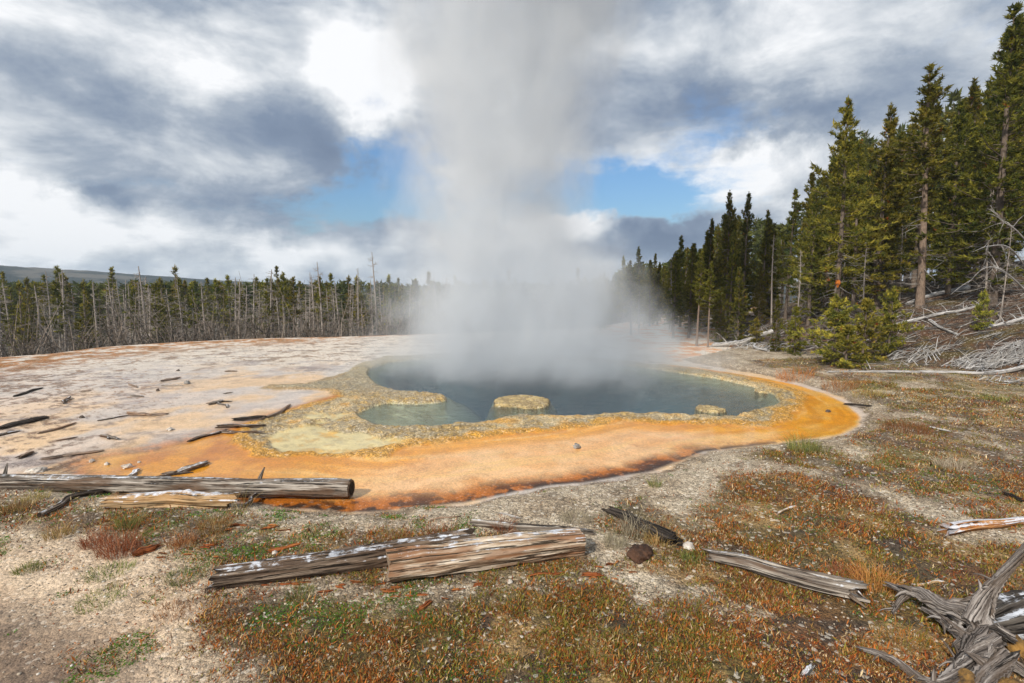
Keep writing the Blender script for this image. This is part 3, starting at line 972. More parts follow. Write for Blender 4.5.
BASEH = {'open': 11, 'dense': 11, 'tall': 11, 'thin': 11, 'young': 3, 'spruce': 5, 'far': 9}
SNAGS = [make_snag(31, 9, 90), make_snag(32, 9, 70, 0.08, 1.1), make_snag(33, 9, 110, 0.075, 0.8), make_snag(34, 9, 40, 0.10, 0.7, 0.35), make_snag(35, 9, 26, 0.11, 0.9, 0.5)]
rnd = random.Random(77)


def P3(px, py, Y):
    d = pix_dir(px, py)
    t = Y / d.y
    return Vector((d.x * t, Y, CAMZ + d.z * t))


def pine_to(px, py, Y, kind, v, label, cat='pine tree', group=None, name='pine_tree', wide=1.0):
    p = P3(px, py, Y)
    zb = Hs(p.x, p.y)
    h = max(1.0, p.z - zb)
    s = h / BASEH[kind]
    ws = wide * (s if s < 1.3 else 1.3 * (s / 1.3) ** 0.5)
    return tree_thing(name, PINES[kind][v % len(PINES[kind])], (BARK, NEEDLE), ('trunk', 'crown'), p.x, p.y, (ws, ws, s), rnd.uniform(0, 6.28), label, cat, group)


def build_forest():
    hero = [
        (1019, 4, 17.5, 'dense', 2, 'tallest full-crowned pine, standing over the dead grey limbs', 1.15),
        (972, 80, 22, 'thin', 0, 'slim pine top showing between the bare-trunked pine and the tallest pine', 1),
        (939, 64, 19.0, 'tall', 0, 'tall pine with a long bare reddish trunk above the fallen silver logs', 1.25),
        (891, 106, 20.5, 'dense', 1, 'dense dark green pine standing between the blazed pine and the bare-trunked pine', 1.05),
        (848, 101, 16.5, 'open', 0, 'open-crowned pine whose trunk rises behind the bright young pine bush', 1.0),
        (812, 173, 23, 'dense', 0, 'broad pine standing just behind the open-crowned pine', 1),
        (792, 190, 25, 'open', 1, 'olive pine where the tall trees step down towards the twin spires', 1),
        (766, 211, 27, 'thin', 1, 'narrow pine beside the twin dark spires', 1),
        (748, 193, 26, 'tall', 1, 'farther of the twin dark pine spires on the skyline', 0.8),
        (731, 192, 25, 'tall', 1, 'nearer of the twin dark pine spires, its top thin and ragged', 0.8),
        (712, 219, 27, 'thin', 0, 'dark pointed pine just below the twin spires on the sloping skyline', 1),
        (700, 252, 20.3, 'tall', 0, 'yellow-tinged pine with a thin bare trunk at the front edge of the forest', 1.0),
        (711, 262, 19.8, 'tall', 0, 'shorter bare-trunked pine at the front edge, paired with the yellow-tinged one', 0.9),
        (683, 236, 31, 'thin', 1, 'pine with a blunt top in the middle of the sloping skyline', 1.1),
        (655, 254, 33, 'dense', 0, 'full pine where the forest edge meets the drifting steam', .9),
        (640, 247, 34, 'thin', 0, 'spiky pine top standing above the steam edge', 1.2),
        (624, 256, 37, 'dense', 1, 'dark pine half veiled by the thin outer steam', .9),
    ]
    for px, py, Y, k, v, lab, wd in hero:
        e = pine_to(px, py, Y, k, v, lab, wide=wd)
        if px == 848:       # the orange blaze on its trunk
            tk = PINES[k][v % 2][0]
            co = np.zeros(len(tk.vertices) * 3); tk.vertices.foreach_get('co', co); co = co.reshape(-1, 3)[:108].reshape(12, 9, 3)
            cen = co.mean(1); zl = (P3(836, 283, Y).z - e.location.z) / e.scale[2]
            cc_ = Vector([float(np.interp(zl, cen[:, 2], cen[:, q])) for q in (0, 1)] + [zl])
            m_, g_, o_ = new_mat('resin_orange'); principled(g_, o_, srgb(200, 112, 30), 0.6)
            M = Matrix.Translation(e.location) @ Matrix.Rotation(e.rotation_euler.z, 4, 'Z') @ Matrix.Diagonal((*e.scale, 1))
            wc = M @ cc_; to = (Vector((0, 0, wc.z)) - wc).normalized()
            sd_ = to.cross(Vector((0, 0, 1)))
            rr_ = float(np.interp(zl, cen[:, 2], np.linalg.norm(co[:, 0, :2] - cen[:, :2], axis=1))) * e.scale[0]
            vs = []
            for j in range(14):
                a_ = 2 * math.pi * j / 14
                wdt = 0.07 * math.cos(a_) * (1 + .5 * math.sin(a_)); hh_ = 0.16 * math.sin(a_) * (1 if math.sin(a_) < 0 else 0.6)
                pw = wc + to * (rr_ + 0.012) + sd_ * wdt + Vector((0, 0, hh_))
                vs.append(M.inverted() @ pw); 
            n_ = len(vs); vs += [M.inverted() @ (M @ q - to * 0.10) for q in vs]
            me_ = bpy.data.meshes.new('blaze_mark'); me_.from_pydata([q[:] for q in vs], [], [list(range(n_)), list(range(n_, 2 * n_))[::-1]] + [(j, (j + 1) % n_, n_ + (j + 1) % n_, n_ + j) for j in range(n_)])
            link('blaze_mark', me_, m_, e)
    young = [
        (838, 296, 14.2, 'young', 0, 'bright yellow-green young pine, the largest bush at the foot of the blazed pine', 1.15),
        (866, 300, 14.6, 'young', 1, 'bright young pine in the middle of the bushy clump', 1.1),
        (893, 288, 15.4, 'young', 0, 'tallest young pine of the clump, nearest the hillside logs', 0.8),
        (848, 326, 13.6, 'young', 1, 'low spreading pine sapling in front of the bushy clump', 1.5),
        (797, 308, 16.5, 'young', 1, 'olive young pine between the runoff end and the bushy clump', 0.9),
        (778, 296, 17.3, 'spruce', 0, 'conical olive sapling beside the browned pine', 0.8),
        (741, 268, 21.5, 'spruce', 0, 'conical green spruce standing in front of the dark forest wall', 0.95),
        (757, 318, 19.5, 'young', 0, 'small round sapling beside the conical spruce', 0.9),
        (722, 288, 21, 'spruce', 0, 'darker conical sapling between the bare trunks and the conical spruce', 0.9),
        (985, 290, 15.2, 'young', 0, 'low pine sapling on the slope under the dead grey limbs', 0.7),
    ]
    for px, py, Y, k, v, lab, wd in young:
        pine_to(px, py, Y, k, v, lab, 'young tree', name='young_pine', wide=wd)
    sky_x = [540, 564, 592, 610, 624, 640, 657, 672, 685, 700, 712, 732, 748, 766, 785, 800, 815, 848, 870, 891, 915, 938, 955, 972, 990, 1017, 1060, 1110]
    sky_y = [278, 273, 270, 267, 257, 250, 256, 249, 238, 240, 222, 205, 205, 214, 212, 190, 180, 115, 140, 110, 120, 75, 95, 90, 70, 10, -20, -30]
    spots = []
    def slope_spots(count, x0, x1, ya, yb, drop):
        n = 0; tries = 0
        while n < count and tries < 4000:
            tries += 1
            px = rnd.uniform(x0, x1); Y = ya + (yb - ya) * rnd.random() ** 1.4
            Y = max(Y, np.interp(px, [540, 620, 700, 760, 850, 1000, 1120], [34, 26, 22.5, 21.5, 20, 19, 18]))
            py = np.interp(px, sky_x, sky_y) + 3 + abs(rnd.gauss(0, drop)) + (Y - 20) * 0.2
            p = P3(px, py, Y)
            if any((p.x - a) ** 2 + (p.y - b) ** 2 < 0.6 for a, b in grid): continue
            if p.z - Hs(p.x, p.y) < 2.5: continue
            grid.append((p.x, p.y)); spots.append((px, py, Y)); n += 1
    grid = []
    slope_spots(62, 545, 735, 23, 50, 10)
    slope_spots(46, 690, 1100, 20, 34, 30)
    slope_spots(36, 700, 1100, 26, 50, 18)
    marks = [(545, 'the steam edge'), (624, 'the half-veiled pine'), (683, 'the blunt-topped skyline pine'), (731, 'the twin dark spires'), (792, 'the stepped-down olive pine'),
             (848, 'the open-crowned pine'), (891, 'the dense dark pine'), (938, 'the bare reddish trunk'), (1017, 'the tallest pine')]
    ordn = ['first', 'second', 'third', 'fourth', 'fifth', 'sixth', 'seventh', 'eighth', 'ninth', 'tenth'] + ['%d%s' % (q, 'th' if q < 20 or q % 10 not in (1, 2, 3) else {1: 'st', 2: 'nd', 3: 'rd'}[q % 10]) for q in range(11, 100)]
    spots.sort()
    cnt = {}
    for px, py, Y in spots:
        k = max([i for i, (mx, _) in enumerate(marks) if mx <= px] or [0])
        c_ = cnt.get(k, 0); cnt[k] = c_ + 1
        kind = rnd.choice(['dense', 'thin', 'dense', 'dense', 'thin', 'open'])
        look = {'dense': 'full dark', 'thin': 'narrow olive', 'open': 'loose-crowned'}[kind]
        b_ = marks[k + 1][1] if k + 1 < len(marks) else 'the frame edge'
        pine_to(px, py, Y, kind, rnd.randrange(3), '%s forest pine, %s from %s toward %s' % (look, ordn[c_], marks[k][1], b_), group='pines of the forest on the slope', wide=1.12 if px < 730 else 0.95)
    # grey snags inside the slope forest
    snag_near = ['below the stepped-down skyline', 'beside the blunt-topped pine', 'behind the blazed pine', 'behind the bare reddish trunk', 'touching the tallest pine', 'in the tangle of dead grey limbs', 'behind the dense dark pine', 'by the steam edge']
    for iq, (px, py, Y, v) in enumerate([(775, 235, 24, 3), (672, 262, 27, 4), (800, 250, 19.5, 0), (905, 215, 21, 1), (995, 190, 17.5, 0), (1010, 225, 15.8, 1), (868, 240, 18.5, 0), (640, 290, 26, 3)]):
        p = P3(px, py, Y); zb = Hs(p.x, p.y); s = (p.z - zb) / 9
        tree_thing('dead_tree', SNAGS[v], (BARK, BARK), ('trunk', 'crown'), p.x, p.y, s, rnd.uniform(0, 6), 'bare grey dead trunk in the slope forest, ' + snag_near[iq], 'dead tree', 'dead trunks in the slope forest')
    # ---- the far treeline beyond the crest
    named = [(318, 262, 36, 4, 'tall grey snag with short limbs at its top, taller of the pair'),
             (308, 272, 36.5, 1, 'thinner grey snag close beside the tall one with upturned limbs'),
             (373, 252, 34, 4, 'pale snag rising highest out of the steam haze'),
             (358, 268, 33, 3, 'leaning pale snag beside the one rising out of the steam haze'),
             (139, 266, 40, 4, 'tall bare snag standing clear above the middle of the far treeline'),
             (63, 270, 38, 3, 'reddish bare trunk above the far treeline below the hill ridge'),
             (58, 274, 38.6, 1, 'thin grey trunk touching the reddish bare one')]
    for px, py, Y, v, lab in named:
        p = P3(px, py, Y); zb = Hs(p.x, p.y); s = (p.z - zb) / 9
        tree_thing('dead_tree', SNAGS[v], (BARK, BARK), ('trunk', 'crown'), p.x, p.y, (s * 1.25, s * 1.25, s), rnd.uniform(0, 6), lab, 'dead tree')
    rows = []
    def ok_far(X, Y): return sdist(np.array([X]), np.array([Y]), PLATEAU)[0] < -7
    while len(rows) < 265:
        px = rnd.uniform(-60, 640); Y = rnd.uniform(36, 64)
        if px > 450 and rnd.random() < .5: continue
        d = pix_dir(px, 290)
        X = d.x / d.y * Y
        if not ok_far(X, Y): continue
        snag = rnd.random() < (0.62 if Y < 48 else 0.15)
        py = rnd.gauss(285, 6) if snag else rnd.gauss(284, 5.5)
        if rnd.random() < 0.05: py -= 9
        rows.append((px, py, Y, snag))
    rows.sort()
    lm = [(-99, 'the frame edge'), (60, 'the reddish bare trunk'), (139, 'the lone tall snag'), (312, 'the pair of tall snags'), (366, 'the pale snags in the haze'), (460, 'the steam column')]
    cnt = {}
    for px, py, Y, snag in rows:
        p = P3(px, py, Y); zb = Hs(p.x, p.y)
        k = max(i for i, (mx, _) in enumerate(lm) if mx <= px)
        c_ = cnt.get((k, snag), 0); cnt[(k, snag)] = c_ + 1
        tail = '%s from %s%s' % (ordn[c_], lm[k][1], '' if k == 5 else ' toward ' + lm[k + 1][1].replace('the ', '', 1))
        if snag:
            v = rnd.randrange(4); s = (p.z - zb) / 9
            tree_thing('dead_tree', SNAGS[v], (BARK, BARK), ('trunk', 'crown'), p.x, p.y, (s * 1.5, s * 1.5, s), rnd.uniform(0, 6), 'grey treeline snag, ' + tail, 'dead tree', 'dead trees of the far treeline')
        else:
            pine_to(px, py, Y, 'far', rnd.randrange(4), 'bare-stemmed treeline pine, ' + tail, group='pines of the far treeline', wide=1.15)
    # the far-off wood behind, one mass of crowns
    rng = np.random.RandomState(6)
    ac = Acc()
    fa = rng.uniform(-50, 42, 620); fr = rng.uniform(66, 130, 620)
    for a_, r_ in zip(np.radians(fa), fr):
        x, y = r_ * math.sin(a_), r_ * math.cos(a_)
        px = 512 + F * x / y
        z = Hs(x, y)
        tp = 285 + rng.randn() * 2.0 if px < 545 else np.interp(px, sky_x, sky_y) + 9 + abs(rng.randn() * 4)
        h = max(P3(px, tp, y).z - z, 4.0)
        ac.tube(np.array([[x, y, z], [x, y, z + h]]), [0.10, 0.02], 4, np.array([0.2, 0.17, 0.14]))
        nn = 42
        t = rng.rand(nn) ** 1.1
        rad = (0.25 + (1 - t) * 1.1) * rng.uniform(0.3, 1, nn); aa = rng.rand(nn) * 6.28
        c3 = np.stack([x + rad * np.cos(aa), y + rad * np.sin(aa), z + h * (0.30 + 0.68 * t)], 1)
        c3 = np.repeat(c3, 3, 0); d3 = rng.randn(len(c3), 3); d3[:, 2] = np.abs(d3[:, 2]) * .7
        d3 /= np.linalg.norm(d3, axis=1)[:, None]
        wv = np.cross(d3, rng.randn(len(c3), 3)); wv /= np.linalg.norm(wv, axis=1)[:, None]
        V = np.stack([c3 - wv * .22, c3 + wv * .22, c3 + d3 * 0.9], 1).reshape(-1, 3)
        u = rng.rand() * .6
        cl = np.array([0.05, 0.065, 0.02]) * (1 - u) + np.array([0.14, 0.135, 0.03]) * u
        ac.add(V, np.arange(len(V)).reshape(-1, 3), np.repeat(cl[None] * rng.uniform(.7, 1.3, (len(V) // 3, 1)), 3, 0))
    tag(link('distant_wood', ac.mesh('distant_wood'), NEEDLE), 'olive pine wood massed far behind the nearer trees', 'woods', kind='stuff')
    # grey tangle of dead wood under the far trees
    rng = np.random.RandomState(5)
    ac = Acc()
    ua = np.radians(rng.uniform(-49, 12, 7500)); ur = rng.uniform(32, 66, 7500)
    ux, uy = ur * np.sin(ua), ur * np.cos(ua)
    ok = sdist(ux, uy, PLATEAU) < -4; ux, uy = ux[ok], uy[ok]; uz = H(ux, uy)
    for x, y, z in zip(ux, uy, uz):
        h = rng.uniform(0.8, 3.4)
        d = np.array([rng.randn() * 0.22, rng.randn() * 0.22, 1.0])
        p = np.array([x, y, z]); p1 = p + d * h * 0.5; p2 = p1 + (d + rng.randn(3) * 0.4) * h * 0.5
        g_ = 0.05 + 0.2 * rng.rand() ** 1.8; c_ = np.array([g_ * 1.12, g_ * 0.92, g_ * 0.76])
        ac.tube(np.stack([p, p1, p2]), [0.03, 0.022, 0.008], 3, c_)
        for q in range(3):
            s0 = p + (p1 - p) * rng.uniform(0.4, 1.6); ac.tube(np.stack([s0, s0 + rng.randn(3) * [0.5, 0.5, 0.35]]), [0.016, 0.006], 3, c_)
    o = link('undergrowth', ac.mesh('undergrowth'), BARK)
    tag(o, 'grey tangle of dead twigs and thin stems under the far treeline', 'undergrowth', kind='stuff')


build_forest()


# ------------------------------------------------------------------ ground cover
def scatter(n, a0, a1, r0, r1, rng, p=1.0):
    a = np.radians(rng.uniform(a0, a1, n)); u = rng.rand(n)
    r = np.sqrt(r0 ** 2 + u ** p * (r1 ** 2 - r0 ** 2))
    return r * np.sin(a), r * np.cos(a), r


def build_cover():
    rng = np.random.RandomState(11)
    m = foliage_mat('low_plants', 0.2)
    xs, ys, rs = [], [], []
    for n, r0, r1 in [(110000, 2.4, 4.5), (150000, 4.5, 8), (130000, 8, 14), (70000, 14, 22)]:
        a, b, c = scatter(int(n * 1.2), -52, 60, r0, r1, rng); xs.append(a); ys.append(b); rs.append(c)
    x = np.concatenate(xs); y = np.concatenate(ys); r = np.concatenate(rs)
    df = sdist(x, y, FORE); dh = sdist(x, y, HILL)
    v = veg_mask(x, y)
    green = sst(fbm(x, y, 1.6, 4, 301), 0.51, 0.60)
    thin = fbm(x, y, 6, 3, 311)
    dens = np.maximum(v * 0.75, 0.012) * sst(thin * .6 + .4 * fbm(x, y, 14, 2, 341), 0.40, 0.58) * 1.25
    # little green rosettes also out on the bare sand
    grn2 = sst(fbm(x, y, 2.6, 3, 321), 0.63, 0.70) * sst(-x, 0.0, 0.5) * (y < 6)
    dens = np.maximum(dens, grn2 * 0.8)
    dens = dens * (df > 0.12) * np.where(dh > 0.5, 0.10, 1)
    keep = rng.rand(len(x)) < dens
    x, y, r, green, grn2, dh = [q[keep] for q in (x, y, r, green, grn2, dh)]
    n = len(x); print('cover', n)
    z = H(x, y)
    pt = fbm(x, y, 0.8, 4, 331)           # patches of rust-red, tan and olive
    pal = np.array([[0.44, 0.155, 0.035], [0.28, 0.080, 0.025], [0.42, 0.25, 0.08], [0.21, 0.19, 0.038], [0.085, 0.19, 0.028], [0.10, 0.060, 0.038], [0.60, 0.47, 0.27]])
    w = np.stack([np.full(n, 0.30), np.full(n, 0.17), 0.22 * np.ones(n), 0.12 + 0.6 * sst(pt, 0.5, 0.62), 0.05 + 1.1 * green + 6 * grn2, np.full(n, 0.16), np.full(n, 0.13)], 1)
    far = sst(r, 7, 11)[:, None]
    w = w * (1 - far) + far * np.stack([np.full(n, .16), np.full(n, .10), np.full(n, .30), 0.35 + 0.9 * sst(pt, .45, .58), .08 + .6 * green, np.full(n, .14), np.full(n, .28)], 1)
    w = np.cumsum(w, 1); w /= w[:, -1:]
    idx = (rng.rand(n, 1) > w).sum(1)
    col = pal[idx] * rng.uniform(0.55, 1.4, (n, 1))
    hgt = rng.uniform(0.008, 0.027, n) * (0.8 + r * 0.08) * np.where(idx == 4, 0.6, 1)
    # a third are longer dry stems
    long_ = (rng.rand(n) < 0.10) & (idx != 4)
    hgt[long_] *= 2.1
    V, T, CC = [], [], []
    K = 6
    for k in range(K):
        az = rng.rand(n) * 2 * np.pi; tilt = np.where(idx == 4, 1.1, rng.uniform(0.4, 1.5, n))
        d = np.stack([np.cos(az) * np.sin(tilt), np.sin(az) * np.sin(tilt), np.cos(tilt)], 1)
        wv = np.stack([-np.sin(az + rng.randn(n) * .5), np.cos(az), rng.randn(n) * 0.2], 1) * (hgt * np.where(long_, 0.07, np.where(idx == 4, .34, 0.12)))[:, None]
        b = np.stack([x, y, z - 0.004], 1) + np.stack([rng.randn(n), rng.randn(n), np.zeros(n)], 1) * (hgt * 1.1)[:, None]
        t = b + d * hgt[:, None]
        mid = b + d * hgt[:, None] * 0.5
        V.append(np.stack([b, mid - wv, mid + wv, t], 1).reshape(-1, 3))
        CC.append(np.repeat(col * rng.uniform(0.8, 1.2, (n, 1)), 4, 0))
    V = np.concatenate(V); CC = np.concatenate(CC)
    i = np.arange(len(V) // 4)[:, None] * 4
    T = np.concatenate([i + np.array([[0, 1, 2]]), i + np.array([[1, 3, 2]])])
    o = link('ground_cover', mesh_np('ground_cover', V, T, {'col': CC}, False), m)
    tag(o, 'low rust-orange, tan and green plants covering the near bank', 'ground cover', kind='stuff')


build_cover()


def blob_template(rng, sub=1):
    import bmesh
    bm = bmesh.new(); bmesh.ops.create_icosphere(bm, subdivisions=sub, radius=1)
    v = np.array([q.co[:] for q in bm.verts]); f = np.array([[q.index for q in p.verts] for p in bm.faces]); bm.free()
    return v, f


def build_gravel():
    rng = np.random.RandomState(13)
    v0, f0 = blob_template(rng, 1)
    xs, ys, rs = [], [], []
    for n, r0, r1 in [(13000, 2.4, 4.5), (15000, 4.5, 8), (9000, 8, 13)]:
        a, b, c = scatter(n, -47, 47, r0, r1, rng); xs.append(a); ys.append(b); rs.append(c)
    x = np.concatenate(xs); y = np.concatenate(ys); r = np.concatenate(rs)
    df = sdist(x, y, FORE); v = veg_mask(x, y); tr = sdist(x, y, TRACK)
    dens = (0.9 - 0.55 * v) * (df > 0.03) * np.where(tr > 0, 0.35, 1) * sst(fbm(x, y, 2, 3, 401), 0.3, 0.55) * (sdist(x, y, HILL) < 0)
    k = rng.rand(len(x)) < dens
    x, y, r = x[k], y[k], r[k]; n = len(x); print('gravel', n)
    z = H(x, y)
    s = (0.0030 + 0.006 * rng.rand(n) ** 3) * (0.6 + r * 0.10)
    big = rng.rand(n) < 0.02; s[big] *= 1.7
    sc = np.stack([s * rng.uniform(.8, 1.5, n), s * rng.uniform(.8, 1.5, n), s * rng.uniform(.5, .9, n)], 1)
    a = rng.rand(n) * 6.28
    jit = 1 + rng.randn(n, len(v0), 1) * 0.12
    V = v0[None] * jit * sc[:, None, :]
    ca, sa = np.cos(a)[:, None], np.sin(a)[:, None]
    X = V[..., 0] * ca - V[..., 1] * sa; Yv = V[..., 0] * sa + V[..., 1] * ca
    V = np.stack([X + x[:, None], Yv + y[:, None], V[..., 2] + (z + s * 0.3)[:, None]], -1).reshape(-1, 3)
    T = (f0[None] + (np.arange(n) * len(v0))[:, None, None]).reshape(-1, 3)
    b = rng.rand(n)
    col = np.array([0.36, 0.30, 0.23])[None] * (0.45 + 1.1 * b)[:, None]
    wh = rng.rand(n) < 0.14; col[wh] = [0.66, 0.62, 0.55]
    rd = rng.rand(n) < 0.03; col[rd] = [0.30, 0.11, 0.05]
    m, g, out = new_mat('pebbles')
    principled(g, out, g.attr('col', 'Color'), 0.85)
    o = link('gravel', mesh_np('gravel', V, T, {'col': np.repeat(col, len(v0), 0)}, True), m)
    tag(o, 'small pale pebbles strewn over the bank', 'gravel', kind='stuff')


build_gravel()


def build_litter():
    """twigs and dead branches lying over the forest slope"""
    rng = np.random.RandomState(17)
    ac = Acc()
    for k in range(1500):
        px = rng.uniform(720, 1060); d = pix_dir(px, 290)
        Y = rng.uniform(14, 27); X = d.x / d.y * Y
        if sdist(np.array([X]), np.array([Y]), HILL)[0] < -0.5: continue
        L = rng.uniform(0.15, 0.9); a = rng.rand() * 6.28
        if rng.rand() < .5: a = rng.randn() * 0.5
        p = np.array([X, Y, 0]); q = p + np.array([math.cos(a), math.sin(a), 0]) * L
        p[2] = Hs(p[0], p[1]) + 0.01; q[2] = Hs(q[0], q[1]) + rng.uniform(0.0, 0.12)
        g_ = 0.08 + 0.34 * rng.rand() ** 2.5
        ac.tube(np.stack([p, (p + q) / 2 + [0, 0, .02], q]), [0.014, 0.010, 0.005], 3, np.array([g_ * 1.04, g_, g_ * .95]))
    o = link('twig_litter', ac.mesh('twig_litter'), BARK)
    tag(o, 'grey twigs littering the brown forest slope', 'twig litter', kind='stuff')


build_litter()
# ------------------------------------------------------------------ weathered wood
def wood_mat(name, dark, mid, light, frost=0.0, warm=None, scale=1.0, warmth=0.5):
    m, g, out = new_mat(name)
    lc = g.attr('lc', 'Vector')
    P = g.node('ShaderNodeTexCoord').outputs['Object']
    n = g.noise(g.vm('MULTIPLY', lc, (36 * scale, 36 * scale, 1.5 * scale)), 1.0, 8, 0.72, 0.2)
    n2 = g.noise(g.vm('MULTIPLY', lc, (58 * scale, 58 * scale, 2.2 * scale)), 1.0, 4, 0.7)
    n3 = g.noise(g.vm('MULTIPLY', lc, (7, 7, 1.4)), 1.0, 4, 0.6)
    c = g.ramp(n, [(0.36, dark), (0.48, mid), (0.60, light)])
    if warm: c = g.mix(g.m('MULTIPLY', g.mapr(n3, 0.48, 0.60), warmth), c, warm)
    crack = g.mapr(n2, 0.39, 0.45)
    c = g.mix(g.m('SUBTRACT', 1.0, crack), c, tuple(0.16 * q for q in mid))
    h = g.m('ADD', g.m('MULTIPLY', n, 0.7), g.m('MULTIPLY', crack, 0.7))
    if frost:
        nz = g.sep(g.node('ShaderNodeNewGeometry').outputs['Normal'])[2]
        fn = g.noise(P, 16, 5, 0.65)
        k = g.m('MULTIPLY', g.mapr(g.m('ADD', nz, g.m('ADD', g.m('MULTIPLY', g.m('SUBTRACT', fn, 0.5), 1.3), g.m('MULTIPLY', g.m('SUBTRACT', n, 0.5), 1.6))), 1.40 - frost, 1.62 - frost), 0.85)
        c = g.mix(k, c, (0.78, 0.82, 0.90))
    principled(g, out, c, 0.88, g.bump(h, 0.9, 0.02), 0.2)
    return m


GREY = wood_mat('weathered_grey_wood', (0.045, 0.034, 0.028), (0.21, 0.175, 0.145), (0.52, 0.47, 0.41), 0.42, (0.13, 0.078, 0.048), 1.0, 0.85)
LOGB = wood_mat('dark_brown_wood', (0.03, 0.02, 0.016), (0.115, 0.082, 0.06), (0.30, 0.23, 0.17), 0.44, (0.13, 0.08, 0.05))
SPLIT = wood_mat('pale_split_wood', (0.12, 0.06, 0.035), (0.42, 0.30, 0.20), (0.78, 0.68, 0.55), 0.42, (0.28, 0.13, 0.06), 1.0, 0.75)
TAN = wood_mat('tan_wood', (0.14, 0.07, 0.03), (0.44, 0.29, 0.15), (0.66, 0.50, 0.32), 0.58, (0.42, 0.22, 0.08))
BLACK = wood_mat('black_rotten_wood', (0.006, 0.005, 0.005), (0.030, 0.024, 0.020), (0.11, 0.09, 0.075))
SILVER = wood_mat('silver_wood', (0.16, 0.15, 0.145), (0.42, 0.40, 0.38), (0.66, 0.64, 0.62), 0.5)
ROOTW = wood_mat('root_wood', (0.035, 0.028, 0.025), (0.17, 0.145, 0.13), (0.44, 0.40, 0.37), 0.0, (0.11, 0.075, 0.05), 1.3, 0.6)
PLATED = wood_mat('frosted_orange_wood', (0.16, 0.05, 0.02), (0.50, 0.20, 0.06), (0.62, 0.40, 0.22), 0.85, (0.55, 0.28, 0.1))
RUST = wood_mat('red_bark', (0.06, 0.02, 0.010), (0.30, 0.085, 0.025), (0.50, 0.20, 0.06))
DRIFT = wood_mat('brown_driftwood', (0.08, 0.055, 0.045), (0.27, 0.20, 0.155), (0.48, 0.39, 0.32), 0.1, (0.30, 0.16, 0.08))
ENDG = wood_mat('end_grain', (0.05, 0.03, 0.02), (0.16, 0.11, 0.075), (0.34, 0.25, 0.17))


def smooth_path(pts, n):
    P_ = [Vector(p) for p in pts]
    if len(P_) == 2:
        return [P_[0].lerp(P_[1], i / (n - 1)) for i in range(n)]
    Q = [P_[0] * 2 - P_[1]] + P_ + [P_[-1] * 2 - P_[-2]]
    out = []
    segs = len(P_) - 1
    for i in range(n):
        u = i / (n - 1) * segs; k = min(int(u), segs - 1); t = u - k
        a, b, c, d = Q[k], Q[k + 1], Q[k + 2], Q[k + 3]
        out.append(0.5 * ((2 * b) + (c - a) * t + (2 * a - 5 * b + 4 * c - d) * t * t + (3 * b - a - 3 * c + d) * t ** 3))
    return out


FWD = Vector((0, math.cos(PITCH), -math.sin(PITCH)))


def depth(p):
    return (p - Vector((0, 0, CAMZ))).dot(FWD)


